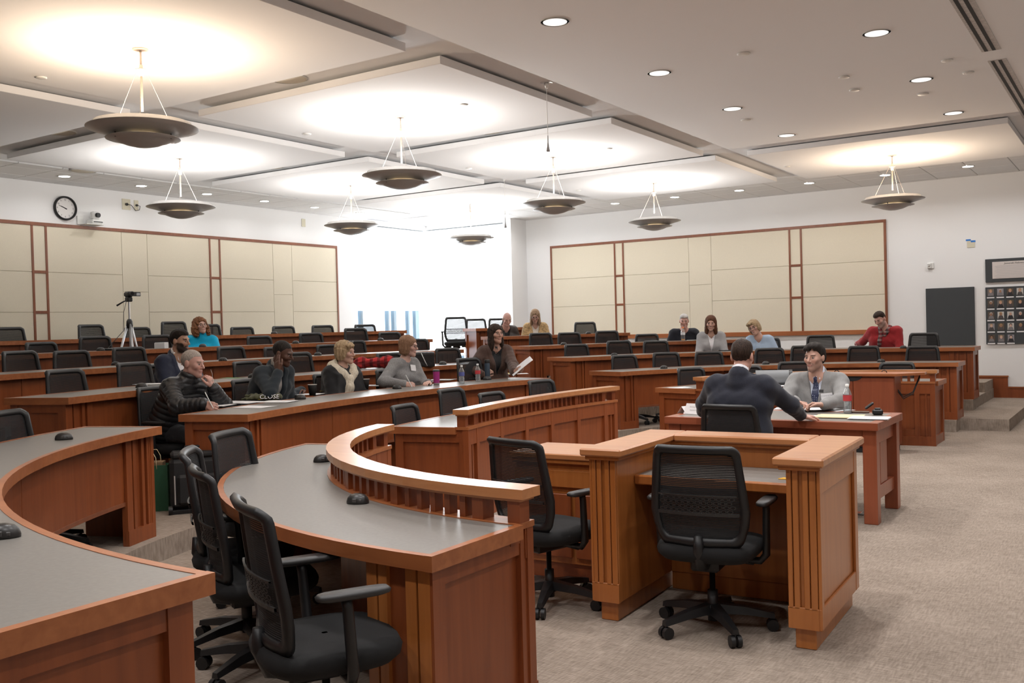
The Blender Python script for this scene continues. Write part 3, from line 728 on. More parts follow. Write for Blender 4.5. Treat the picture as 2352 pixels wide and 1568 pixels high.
RC = [
 # back row, middle block
 (6, 'C', 18, 752, 'black mesh chair behind the back-row desk at the left edge of the picture', 0), (6, 'C', 205, 746, 'black mesh chair at the back row, first to the left of the tripod', 6),
 (6, 'C', 312, 752, 'low black mesh chair at the back row, directly behind the tripod', 0), (6, 'C', 396, 739, 'tall black mesh chair at the back row, left of the woman in turquoise', 0),
 (6, 'C', 478, 745, 'black mesh chair at the back row, half hidden by the woman in turquoise', 12), (6, 'C', 553, 752, 'black mesh chair at the back row, first right of the woman in turquoise', 0),
 (6, 'C', 648, 751, 'black mesh chair at the back row, second right of the woman in turquoise', 0), (6, 'C', 738, 750, 'black mesh chair at the back row, third right of the woman in turquoise', 0),
 (6, 'C', 836, 748, 'black mesh chair at the back row, rightmost before the window', 0),
 # fifth row
 (5, 'C', 90, 787, 'low black mesh chair in the fifth row near the left edge', 0), (5, 'C', 215, 773, 'black mesh chair in the fifth row, left of the tripod legs', -8),
 (5, 'C', 357, 770, 'black mesh chair in the fifth row behind the white tissue box', -6), 
 (5, 'C', 592, 772, 'black mesh chair in the fifth row, first right of the woman in turquoise', 0), (5, 'C', 711, 765, 'black mesh chair in the fifth row, above the dark-suited man', 0),
 (5, 'C', 814, 754, 'tall black mesh chair in the fifth row behind the woman with the fur collar', 0), (5, 'C', 892, 764, 'black mesh chair in the fifth row, nearest the desk end at the window', 0),
 # fourth row
 (4, 'C', 40, 807, 'wide black mesh chair in the fourth row at the left edge', 0), (4, 'C', 160, 806, 'black mesh chair in the fourth row, second from the left edge', -8),
 (4, 'C', 292, 798, 'black mesh chair in the fourth row below the tripod', -6), (4, 'C', 526, 797, 'black mesh chair in the fourth row, right of the bearded man', 0),
 (4, 'C', 632, 800, 'black mesh chair in the fourth row behind the head of the dark-suited man', 0), (4, 'C', 752, 792, 'black mesh chair in the fourth row, left of the woman with the fur collar', 0),
 (4, 'C', 806, 783, 'black mesh chair in the fourth row, right behind the fur-collared woman', -14), (4, 'C', 952, 779, 'black mesh chair in the fourth row behind the woman in the grey sweater', -8),
 # third row
 (3, 'C', 143, 850, 'large black mesh chair at the left end of the third row', -4), (3, 'C', 302, 833, 'large black mesh chair in the third row, left of the bearded man', -2),
 (3, 'C', 563, 830, 'black mesh chair in the third row between the bald man and the dark-suited man', 0),
 (3, 'C', 676, 810, 'black mesh chair in the third row, right behind the dark-suited man', -12), (3, 'C', 890, 811, 'black mesh chair in the third row behind the red plaid scarf', 0),
 (3, 'C', 1025, 800, 'black mesh chair in the third row beside the quilted handbag', 0),
 # second row
 
 (2, 'C', 1072, 823, 'empty black chair in the second row, left of the woman in the brown blazer', 4), 
 # front row middle
 (1, 'C', 922, 930, 'black mesh chair at the left end of the middle balustraded desk', 0), (1, 'C', 1030, 893, 'tall black mesh chair at the middle balustraded desk, second from its left end', 0),
 (1, 'C', 1123, 902, 'low black mesh chair at the middle balustraded desk, third from its left end', 0), (1, 'C', 1238, 873, 'black mesh chair at the middle balustraded desk, nearest its right end', 0),
 # front row left, near the camera
 
 
 (2, 'L', 5, 945, 'black mesh chair at the left edge behind the near curved desk', 0), (2, 'L', -90, 1010, 'black mesh chair under the near curved desk showing only its castors', 0),
 # right block
 (1, 'R', 1583, 845, 'black mesh chair at the left end of the far balustraded desk', 0), (1, 'R', 1712, 841, 'black mesh chair at the far balustraded desk, behind the midnight blue suit', 0),
 (1, 'R', 1822, 831, 'black mesh chair at the far balustraded desk, left of the man in the grey suit', 0), (1, 'R', 2060, 833, 'black mesh chair at the far balustraded desk, above the wooden cabinet', 0),
 (2, 'R', 1430, 816, 'black mesh chair in the right block second row, first from the aisle', 0), (2, 'R', 1527, 810, 'black mesh chair in the right block second row, second from the aisle', 0),
 (2, 'R', 1626, 808, 'black mesh chair in the right block second row, third from the aisle', 0), (2, 'R', 1766, 800, 'second-row black mesh chair directly in front of the woman in pale blue', 0),
 (2, 'R', 1850, 794, 'black chair in the right block second row, left behind the man in the grey suit', 0), (2, 'R', 1983, 795, 'black mesh chair in the right block second row, in front of the man in red', 0),
 (2, 'R', 2119, 795, 'black mesh chair in the right block second row, nearest the desk end', 0),
 (3, 'R', 1321, 791, 'black mesh chair in the right block third row, first from the aisle', 0), (3, 'R', 1419, 783, 'black mesh chair in the right block third row, second from the aisle', 0),
 (3, 'R', 1504, 783, 'third-row black mesh chair left of the woman in the grey cardigan', 0), 
 (3, 'R', 1884, 770, 'wide third-row black mesh chair above the man in the grey suit', 0),
 (3, 'R', 2122, 765, 'black mesh chair in front of the plain dark board', 0),
 (4, 'R', 1239, 765, 'black mesh chair in the right block fourth row, in front of the woman in tan', 0), (4, 'R', 1305, 764, 'black mesh chair in the right block fourth row, second from the aisle', 0),
 (4, 'R', 1392, 760, 'black mesh chair in the right block fourth row, third from the aisle', 0), (4, 'R', 1484, 770, 'black mesh chair in the right block fourth row, left of the white-haired man', 0),
 
 
 (5, 'R', 1342, 740, 'black mesh chair in the right block fifth row, right of the woman in tan', 0),
 (6, 'R', 1091, 732, 'black mesh chair at the far back row against the window', 0), (6, 'R', 1143, 731, 'black mesh chair at the far back row behind the man in the leather jacket', 0),
]
for row, seg, px, py, lab, yaw in RC: row_chair(row, seg, px, py, lab, yaw=yaw)
# chairs of the near balustraded desk, surveyed one by one
def chair_at(px, py, face, label, lift=0.0, floor=0.0):
    b = atz(px, py, floor+BACK_Z+lift); f = np.array([math.cos(math.radians(face)), math.sin(math.radians(face))])
    return chair(float(b[0]+f[0]*BACK_OFF), float(b[1]+f[1]*BACK_OFF), floor, math.radians(face), label, lift)
chair_at(520, 991, 20, 'black mesh chair at the near balustraded desk, farthest of its four', .02)
chair_at(428, 1034, 44, 'black mesh chair at the near balustraded desk, second farthest from the camera', .02)
chair_at(452, 1072, 60, 'black mesh chair at the near balustraded desk, second closest to the camera', .0)
chair_at(560, 1152, 61, 'black mesh chair closest to the camera, with its armrest and seat in full view', .02)
# free-standing chairs
chair(-1.80, 4.47, 0, math.radians(96), 'black mesh chair inside the wooden witness stand', 0.0)
chair(-2.74, 4.46, 0, math.radians(75), 'black mesh chair just left of the witness stand', -.02)
pc = aty(987, 737, 15.9); chair(-11.2, 15.0, zrow(6), math.radians(-52), 'black mesh chair standing alone in front of the bright window', .04)
# ------------------------------------------------------------------ witness stand, table, lectern
def local(t): t['localspace'] = 1; return t
t = local(thing('witness_stand', 'honey-coloured wooden witness stand, open towards the camera, with a wide flat ledge', 'witness stand', (-1.835, 4.80, 0), math.radians(2.5)))
wx, y0, y1, aw = .565, -.46, .36, .135          # half width, front and back, thickness of the arm walls
for s in (-1, 1):
    a, b = sorted((s*wx, s*(wx-aw)))
    MB().cbox(a+.02, b-.02, y0+.03, y1, 0, .11, .004).build('plinth', WOODW, t)
    MB().cbox(a, b, y0+.012, y1, .10, .835, .003).build('arm_wall', WOODW, t)
    MB().cbox(a-.003, b+.003, y0-.004, y0+.012, .10, .20, .002).build('bottom_rail', WOODW, t)
    for k, (u, w) in enumerate(((0, .022), (.027, .026), (.072, .026), (.103, .03))):
        MB().cbox(a+u, a+u+w, y0-.004, y0+.012, .19, .835, .003).build('flute', WOODW, t)
    # framed panel on the outer face
    xo = s*wx
    def ob(ya, yb, za, zb, d=.014): return MB().cbox(*sorted((xo, xo+s*d)), ya, yb, za, zb, .003)
    ob(y0+.001, y0+.045, .101, .834, .016).build('stile', WOODW, t); ob(y1-.07, y1-.001, .101, .834, .016).build('stile', WOODW, t)
    ob(y0, y1, .10, .20).build('bottom_rail', WOODW, t); ob(y0, y1, .72, .835).build('top_rail', WOODW, t)
    # ledge
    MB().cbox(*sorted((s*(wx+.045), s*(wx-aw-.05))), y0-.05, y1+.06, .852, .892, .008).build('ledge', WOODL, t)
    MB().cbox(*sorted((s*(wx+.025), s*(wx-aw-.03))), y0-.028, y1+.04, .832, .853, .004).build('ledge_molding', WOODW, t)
MB().cbox(-wx+aw, wx-aw, y1-.10, y1, .10, .835, .003).build('back_wall', WOODW, t)
MB().cbox(-wx+aw, wx-aw, y1-.09, y1-.02, 0, .10, .003).build('plinth', WOODW, t)
MB().cbox(-wx+aw+.049, wx-aw-.049, y1-.15, y1+.06, .852, .892, .008).build('ledge', WOODL, t)
MB().cbox(-wx+aw+.02, wx-aw-.02, y1-.13, y1+.04, .832, .853, .004).build('ledge_molding', WOODW, t)
MB().cbox(-wx+aw, wx-aw, -.20, y1-.10, .695, .722, .003).build('writing_shelf', LAM, t)
MB().cbox(-wx+aw, wx-aw, -.235, -.20, .675, .724, .006).build('shelf_edge', WOODW, t)
o = MB().add([(0, 0, 0), (.07, .012, 0), (.075, .05, 0), (.012, .045, 0), (0, 0, .004), (.07, .012, .004), (.075, .05, .004), (.012, .045, .004)], [(3, 2, 1, 0), (4, 5, 6, 7), (0, 1, 5, 4), (1, 2, 6, 5), (2, 3, 7, 6), (3, 0, 4, 7)]).build('sticky_note', plain('orange_sticky_note', (.85, .45, .05), .8))
o.location = (-1.54, 4.72, .7225); tag(o, 'small orange sticky note on the witness stand shelf', 'note')
# clerk's bench beside it
t = local(thing('clerk_bench', 'low panelled wooden bench behind the chair left of the witness stand', 'bench', (-2.86, 5.12, 0), math.radians(2.5)))
MB().cbox(-.38, .42, -.18, .22, .0, .10, .003).build('plinth', WOOD, t)
MB().cbox(-.38, .42, -.20, .22, .10, .70, .003).build('cabinet_body', WOODW, t)
for xa in (-.38, .02): MB().cbox(xa+.01, xa+.38, -.222, -.20, .14, .52, .004).build('front_panel', WOOD, t)
MB().cbox(-.38, .42, -.225, -.20, .56, .66, .003).build('front_rail', WOODW, t)
MB().cbox(-.41, .44, -.24, .25, .725, .76, .006).build('ledge', WOODL, t)
MB().cbox(-.395, .43, -.228, .235, .70, .726, .003).build('ledge_molding', WOODW, t)
# hearing table
TBX0, TBX1, TBY0, TBY1, TBZ = -3.30, -1.62, 7.24, 8.10, .75
t = thing('hearing_table', 'red-brown wooden table with charcoal top where the two suited men sit', 'table', ((TBX0+TBX1)/2, (TBY0+TBY1)/2, 0))
TBW = wood('red_cherry_table', (.23, .055, .024), (.36, .105, .05), rough=.3, axis='X')
MB().box(TBX0+.07, TBX1-.07, TBY0+.07, TBY1-.07, TBZ-.03, TBZ).build('table_top', LAM, t)
for b in ((TBX0, TBX1, TBY0, TBY0+.07), (TBX0, TBX1, TBY1-.07, TBY1), (TBX0, TBX0+.07, TBY0+.07, TBY1-.07), (TBX1-.07, TBX1, TBY0+.07, TBY1-.07)):
    MB().cbox(*b, TBZ-.055, TBZ+.002, .003).build('edge_band', TBW, t)
TBV = wood('red_cherry_leg', (.22, .052, .02), (.33, .09, .04), rough=.33)
for xa in (TBX0+.02, TBX1-.12):
    for ya in (TBY0+.04, TBY1-.14): MB().cbox(xa, xa+.10, ya, ya+.10, 0, TBZ-.055, .004).build('leg', TBV, t)
    MB().cbox(xa+.025, xa+.075, TBY0+.14, TBY1-.14, TBZ-.17, TBZ-.055, .003).build('apron', TBV, t)
    MB().cbox(xa+.025, xa+.075, TBY0+.14, TBY1-.14, .16, .26, .003).build('stretcher', TBV, t)
    MB().cbox(xa+.035, xa+.065, TBY0+.31, TBY1-.33, .26, TBZ-.17, .003).build('centre_slat', TBV, t)
for ya in (TBY0+.05, TBY1-.09): MB().cbox(TBX0+.12, TBX1-.12, ya, ya+.03, TBZ-.13, TBZ-.055, .003).build('apron', TBV, t)
# AV lectern cabinet before the far balustrade
t = local(thing('lectern_cabinet', 'dark red wooden equipment cabinet with two doors and a thin overhanging top', 'cabinet', (-2.76, 11.36, 0), math.radians(3)))
CABW = wood('mahogany_cabinet', (.20, .046, .018), (.30, .078, .032))
MB().cbox(-.42, .42, -.20, .20, .0, .07, .003).build('toe_kick', INK, t)
MB().cbox(-.44, .44, -.22, .22, .07, .865, .003).build('cabinet_body', CABW, t)
for xa in (-.435, .002):
    d = MB().cbox(xa, xa+.433, -.242, -.222, .09, .845, .003).build('cabinet_door', CABW, t)
dark_arc = MB(); 
pts = [(.0+.12*math.cos(a)-.02, .0-.055*math.sin(a)) for a in np.linspace(0, math.pi, 18)]
dark_arc.add([(p[0], -.2445, .862+p[1]) for p in pts]+[(p[0], -.2415, .862+p[1]) for p in pts], [tuple(range(18)), tuple(range(35, 17, -1))]+[(i, i+18, (i+1) % 18+18, (i+1) % 18) for i in range(18)])
dark_arc.build('cutout_shade', INK, t)  # black plate on the doors paints the shade inside the finger cutout
MB().prism([(-.47, -.27), (.47, -.27), (.72, .02), (.72, .20), (-.47, .25)], .866, .892).build('cabinet_top', WOODX, t)
for xa in (-.20, .32):
    MB().path([(xa-.02+.03*math.cos(a), -.02, .885+.035*math.sin(a)) for a in np.linspace(.1, 2.6, 8)], .005, 6).build('cable_loop', BLACKP, t)
for dz in (0, .02): MB().path([(.44, .0, .70-dz), (.50, -.03, .62-dz), (.60, -.02, .68-dz), (.66, .10, .86-dz)], .006, 6).build('cable', BLACKP, t)
# ------------------------------------------------------------------ tackboards
def tackboard(name, label, wall, a0, a1, z0, z1, posts, seams, bottom, org):
    """wall 'x' (plane x=XW, runs in y) or 'y' (plane y=YR, runs in x)"""
    T = thing(name, label, 'tackboard', org)
    def bx(u0, u1, d0, d1, za, zb, c=.003):
        return MB().cbox(XW+d0, XW+d1, u0, u1, za, zb, c) if wall == 'x' else MB().cbox(u0, u1, YR-d1, YR-d0, za, zb, c)
    z_1, z_2 = 2.505, 1.92
    tw = .035
    bx(a0, a1, 0, .012, z0, z1, .002).build('backing', TACK, T)
    cuts = sorted([a0]+[p for q in posts for p in q]+seams+[a1])
    g = .003
    for i in range(len(cuts)-1):
        u0, u1 = cuts[i], cuts[i+1]
        if u1-u0 < .1: continue
        narrow = (u1-u0) < .30
        between = .40 < (u1-u0) < .5
        hs = [z0, z_2, z_1, z1] if not between else [z0, 2.24, z1]
        for k in range(len(hs)-1):
            bx(u0+g, u1-g, .012, .024, hs[k]+g, hs[k+1]-g, .002).build('fabric_panel', TACK, T)
        if narrow:
            for zz in (z_1, z_2): bx(u0, u1, .012, .032, zz-tw*.6, zz+tw*.6).build('cross_trim', WOODT, T)
    for q in posts:
        for p in q: bx(p-tw/2, p+tw/2, .0, .034, z0, z1).build('post_trim', WOODT, T)
    bx(a0-.02, a1+.02, 0, .036, z1-.01, z1+tw+.005).build('top_trim', WOODT, T)
    for p in (a0, a1): bx(p-.02, p+.02, 0, .036, z0, z1).build('side_trim', WOODT, T)
    if bottom: bx(a0-.02, a1+.02, 0, .045, z0-.07, z0+.01).build('bottom_trim', WOODX, T)
    return T
tackboard('tackboard', 'long cream fabric tackboard with dark wood trim on the clock wall', 'x', 4.6, 13.98, 1.10, 3.185, [(7.74, 7.95), (10.885, 11.095)], [5.9, 6.37, 9.19, 9.65, 12.31, 12.78], True, (XW, 9.3, 1.10))
tackboard('tackboard', 'long cream fabric tackboard with dark wood trim on the right wall', 'y', -10.47, -3.72, 1.30, 3.175, [(-8.965, -8.775), (-5.385, -5.175)], [-7.36, -6.90], True, (-7.1, YR, 1.30))
# ------------------------------------------------------------------ boards and devices on the right wall
o = MB().cbox(-3.08, -2.33, YR-.03, YR, 1.02, 1.985, .004).build('notice_board', DARKB); tag(o, 'plain charcoal board on the right wall, empty', 'board')
T = thing('sign_board', 'charcoal wall board holding a framed text about fellows', 'sign', (-1.75, YR, 2.04))
MB().cbox(-2.16, -1.35, YR-.03, YR, 2.045, 2.425, .004).build('backing_board', DARKB, T)
PLQ = plain('pinkish_white_plaque', (.66, .60, .57), .7)
MB().cbox(-2.055, -1.42, YR-.036, YR-.03, 2.10, 2.375, .002).build('text_plaque', PLQ, T)
def wtext(s, size, x, z, mat, parent, italic=False, y=YR-.0372, name='lettering'):
    me = textmesh(s, size, 'CENTER', 0.0, italic); o = link(name, me, parent, mat)
    o.rotation_euler = (math.pi/2, 0, 0); o.location = (x-parent.location.x, y-parent.location.y, z-parent.location.z); return o
wtext('Jaworski Fellows', .042, -1.74, 2.345, INK, T, True)
for i in range(8):
    MB().box(-2.02+.015*(i % 3), -1.46-.03*(i % 2), YR-.0375, YR-.036, 2.302-.026*i, 2.306-.026*i).build('text_line', PAPERG, T)
T = thing('portrait_board', 'charcoal wall board with rows of small portrait photographs', 'photo board', (-1.75, YR, 1.03))
MB().cbox(-2.165, -1.35, YR-.03, YR, 1.03, 1.965, .004).build('backing_board', DARKB, T)
PBG = [plain('portrait_ground_%d' % i, c, .6) for i, c in enumerate(((.05, .04, .04), (.16, .13, .12), (.30, .28, .30), (.55, .53, .50), (.10, .07, .05)))]
PSK = [plain('portrait_tone_%d' % i, c, .6) for i, c in enumerate(((.52, .30, .22), (.60, .40, .32), (.30, .16, .10)))]
PSU = [plain('portrait_suit_%d' % i, c, .6) for i, c in enumerate(((.02, .02, .025), (.07, .06, .06), (.20, .19, .20)))]
PHR = [plain('portrait_hair_%d' % i, c, .6) for i, c in enumerate(((.03, .02, .015), (.45, .43, .40), (.40, .27, .12)))]
rp = random.Random(3)
for r in range(5):
    for c in range(5):
        if r == 4 and c > 2: continue
        x = -2.085+.142*c; z = 1.875-.188*r
        ph = MB().box(x-.047, x+.047, YR-.034, YR-.030, z-.055, z+.06).build('photo', rp.choice(PBG), T)
        def ell(cx, cz, rx, rz, yy, n=14): return MB().add([(cx+rx*math.cos(2*math.pi*k/n), yy, cz+rz*math.sin(2*math.pi*k/n)) for k in range(n)], [tuple(range(n))])
        org = tuple(T.location)
        m = MB().add([(x-.043, YR-.0346, z-.054), (x+.043, YR-.0346, z-.054), (x+.03, YR-.0346, z-.012), (x+.012, YR-.0346, z+.004), (x-.012, YR-.0346, z+.004), (x-.03, YR-.0346, z-.012)], [(0, 1, 2, 3, 4, 5)]); m.build('printed_suit', rp.choice(PSU), ph, org)
        ell(x, z+.026, .023, .030, YR-.0348).build('printed_hair', rp.choice(PHR), ph, org)
        ell(x, z+.018, .018, .024, YR-.0352).build('printed_face', rp.choice(PSK), ph, org)
        MB().box(x-.058, x+.052, YR-.033, YR-.030, z-.092, z-.072).build('name_strip', PAPER, T)
T = thing('alarm_strobe', 'small white alarm strobe on the right wall', 'alarm', (-2.99, YR, 2.37))
MB().cbox(-3.045, -2.945, YR-.02, YR, 2.32, 2.42, .004).build('back_plate', WHITEP, T)
MB().cbox(-3.05, -2.985, YR-.055, YR-.02, 2.325, 2.415, .008).build('housing', WHITEP, T)
MB().lathe([(.0, 0), (.02, .004), (.022, .012)], 14).xform(Matrix.Translation((-3.015, YR-.067, 2.37)) @ Matrix.Rotation(-math.pi/2, 4, 'X')).build('lens', CHROME, T)
T = thing('wall_plate', 'ivory cover plate held by blue tape high on the right wall', 'wall plate', (-2.37, YR, 2.70))
MB().cbox(-2.43, -2.31, YR-.008, YR, 2.635, 2.755, .003).build('plate', IVORY, T)
BT = plain('blue_tape', (.02, .19, .62), .6)
for (xa, xb, za, zb) in ((-2.445, -2.37, 2.748, 2.775), (-2.37, -2.30, 2.722, 2.752)): MB().box(xa, xb, YR-.0095, YR-.008, za, zb).build('tape', BT, T)
# ------------------------------------------------------------------ clock wall
T = local(thing('wall_clock', 'round black-rimmed wall clock above the tackboard', 'clock', (XW, 8.27, 3.465)))
T.rotation_euler = (0, 0, 0)
CM = Matrix.Rotation(math.pi/2, 4, 'Y')
MB().lathe([(.15, 0), (.178, .0), (.182, .02), (.176, .048), (.162, .055), (.156, .045), (.15, .03)], 48, close=False).xform(CM).build('rim', BLACKP, T)
MB().lathe([(.0, .018), (.158, .018)], 48, close=False).xform(CM).build('dial', plain('clock_dial', (.82, .80, .79), .5), T)
for h in range(1, 13):
    a = math.radians(90-30*h); me = textmesh(str(h), .036); o = link('numeral', me, T, INK)
    o.matrix_local = Matrix.Translation((.0195, .125*math.cos(a), .125*math.sin(a))) @ Matrix(((0, 0, 1, 0), (1, 0, 0, 0), (0, 1, 0, 0), (0, 0, 0, 1)))
for nm, ang, ln, w in (('hour_hand', 90-30*9.82, .07, .008), ('minute_hand', 90-6*48.5, .105, .006)):
    a = math.radians(ang); d = Vector((0, math.cos(a), math.sin(a))); p = Vector((0, -d.z, d.y)); b = Vector((.021, 0, 0))
    MB().add([b-d*.03-p*w, b-d*.03+p*w, b+d*ln+p*w*.5, b+d*ln-p*w*.5], [(0, 1, 2, 3)]).build(nm, INK, T)
T = thing('conference_camera', 'white pan-tilt camera bracketed above the tackboard, right of the clock', 'camera', (XW+.1, 8.66, 3.23))
cy = 8.66
MB().cbox(XW, XW+.02, cy-.20, cy-.10, 3.24, 3.37, .004).build('bracket', WHITEP, T)
MB().cbox(XW+.01, XW+.20, cy-.16, cy+.12, 3.235, 3.25, .004).build('shelf', WHITEP, T)
MB().cbox(XW+.04, XW+.20, cy-.07, cy+.11, 3.25, 3.315, .012).build('camera_base', WHITEP, T)
MB().cbox(XW+.195, XW+.203, cy-.05, cy+.10, 3.272, 3.285, .001).build('ir_strip', INK, T)
MB().cbox(XW+.07, XW+.17, cy-.035, cy+.085, 3.315, 3.44, .02).build('camera_head', WHITEP, T)
MB().tube((XW+.17, cy+.03, 3.385), (XW+.205, cy+.035, 3.38), .036, n=18).build('lens', BLACKP, T)
for k, (yy, w, h, lab) in enumerate(((9.31, .075, .085, 'square ivory outlet plate with a short black cord, right of the clock'), (9.49, .04, .08, 'narrow ivory outlet with a black plug, right of the clock'), (13.13, .05, .075, 'pale ivory blank plate high on the wall near the window'))):
    T = thing('outlet_plate', lab, 'outlet', (XW, yy, 3.62), 0, 'ivory wall plates')
    MB().cbox(XW, XW+.008, yy-w, yy+w, 3.62-h, 3.62+h, .003).build('plate', IVORY, T)
    if k < 2: MB().tube((XW+.008, yy, 3.62), (XW+.03, yy, 3.62), .022 if k == 0 else .018, n=12).build('plug', BLACKP, T)
o = MB().path([(XW+.028, 9.31, 3.62), (XW+.035, 9.38, 3.61), (XW+.03, 9.46, 3.53), (XW+.03, 9.53, 3.55), (XW+.03, 9.54, 3.61), (XW+.028, 9.49, 3.62)], .005, 6).build('power_cord', BLACKP); tag(o, 'short black power cord linking the two outlets by the clock', 'cord')
# ------------------------------------------------------------------ ceiling devices
def disc(x, y, z, r, lab, grp): 
    o = MB().lathe([(r*.8, -.012), (r, -.008), (r, 0)], 20, (x, y, z)).build('sprinkler_cover', WHITEP); tag(o, lab, 'sprinkler', grp)
for i, (x, y) in enumerate(((-7.61, 4.54), (-7.62, 7.58), (-5.5, 7.58), (-7.64, 10.62), (-5.5, 10.62), (-7.59, 13.55), (-4.2, 13.58))):
    disc(x, y, ZCL, .045, ['small round ceiling disc left of the nearest pendant', 'small round ceiling disc left of the central pendant', 'small round ceiling disc right of the central pendant', 'small round ceiling disc left of the hanging microphone', 'small round ceiling disc right of the hanging microphone', 'small round ceiling disc above the far right-block rows', 'small round ceiling disc left of the far right pendant'][i], 'round sprinkler covers')
for i, (x, y) in enumerate(((-2.79, 7.9), (-3.70, 10.5), (-1.84, 10.5), (-1.42, 9.27), (-1.33, 9.86), (-2.31, 9.27), (-2.36, 9.86))):
    disc(x, y, ZF, .055 if i < 3 else .05, ['round cover disc on the flat ceiling between the two nearest downlights', 'round cover disc below the third left downlight', 'round cover disc below the second right downlight', 'round cover disc just left of the slot vents', 'round cover disc below the one left of the slot vents', 'faint round cover disc mid ceiling, upper of two', 'faint round cover disc mid ceiling, lower of two'][i], 'round ceiling cover discs')
for i, (xa, xb, ya, yb) in enumerate(((-1.13, -.98, 5.6, 9.18), (-1.13, -.98, 9.55, 12.6))):
    T = thing('slot_vent', ['long double slot vent in the ceiling at the top right corner', 'long double slot vent farther along at the right edge'][i], 'vent', ((xa+xb)/2, (ya+yb)/2, ZF), 0, 'ceiling slot vents')
    MB().box(xa, xb, ya, yb, ZF-.004, ZF-.001).build('flange', plain('scuffed_vent_flange%d' % i, (.52, .50, .49), .7, var=.2, vscale=30), T)
    for u in (.035, .095): MB().box(xa+u-.012, xa+u+.016, ya+.01, yb-.01, ZF-.006, ZF-.003).build('slot', INK, T)
SPK = plain('beige_speaker_grille', (.62, .57, .48), .8)
for i, (x, y, z) in enumerate(((-6.35, 6.10, ZU), (-9.9, 6.10, ZU), (-6.3, 9.15, ZU), (-9.9, 9.15, ZU), (-12.05, 7.75, ZT-.005))):
    T = thing('ceiling_speaker', ['round beige ceiling speaker half hidden by the central square panel', 'round beige ceiling speaker at left between the square panels', 'round beige ceiling speaker slit right of the central pendant', 'round beige ceiling speaker slit above the clock-side pendant', 'round grey ceiling speaker above the wall clock'][i], 'speaker', (x, y, z), 0, 'ceiling speakers'); t_ = local(T)
    MB().lathe([(.0, -.014), (.15, -.012), (.165, -.008)], 28, close=False).build('grille', SPK, T)
    MB().lathe([(.165, -.012), (.178, -.006), (.178, 0)], 28, close=False).build('rim', WHITEP, T)
for i, (x, y, zt, zb) in enumerate(((-4.63, 7.68, ZU-.0, 2.98), (-8.05, 12.1, ZU, 3.0))):
    xx, yy = (-4.62, 7.70) if i == 0 else (x, y)
    T = local(thing('hanging_microphone', ['thin hanging microphone in front of the central ceiling', 'thin hanging microphone in front of the bright window'][i], 'microphone', (xx, yy, ZU), 0, 'hanging microphones'))
    MB().box(-.05, .05, -.03, .03, -.012, 0).build('ceiling_plate', CHROME, T)
    MB().lathe([(.012, -.06), (.022, -.02), (.022, -.01)], 12).build('strain_relief', WHITEP, T)
    L = (.50 if i == 0 else .62)
    MB().tube((0, 0, -.03), (0, 0, -L), .0025, n=6).build('cable', WHITEP, T)
    MB().lathe([(.0, -L-.15), (.016, -L-.15), (.018, -L-.14), (.010, -L-.10), (.005, -L-.06), (.004, -L)], 14).build('capsule', plain('grey_capsule%d' % i, (.28, .27, .27), .5), T)
# floor outlet by the table
o = MB().cbox(-1.95, -1.82, 7.60, 7.74, 0, .006, .002).build('floor_outlet', GREYP); tag(o, 'dark floor outlet cover under the hearing table', 'outlet')
MB().cbox(-1.92, -1.85, 7.63, 7.71, .006, .008, .001).build('outlet_face', CHROME, o)
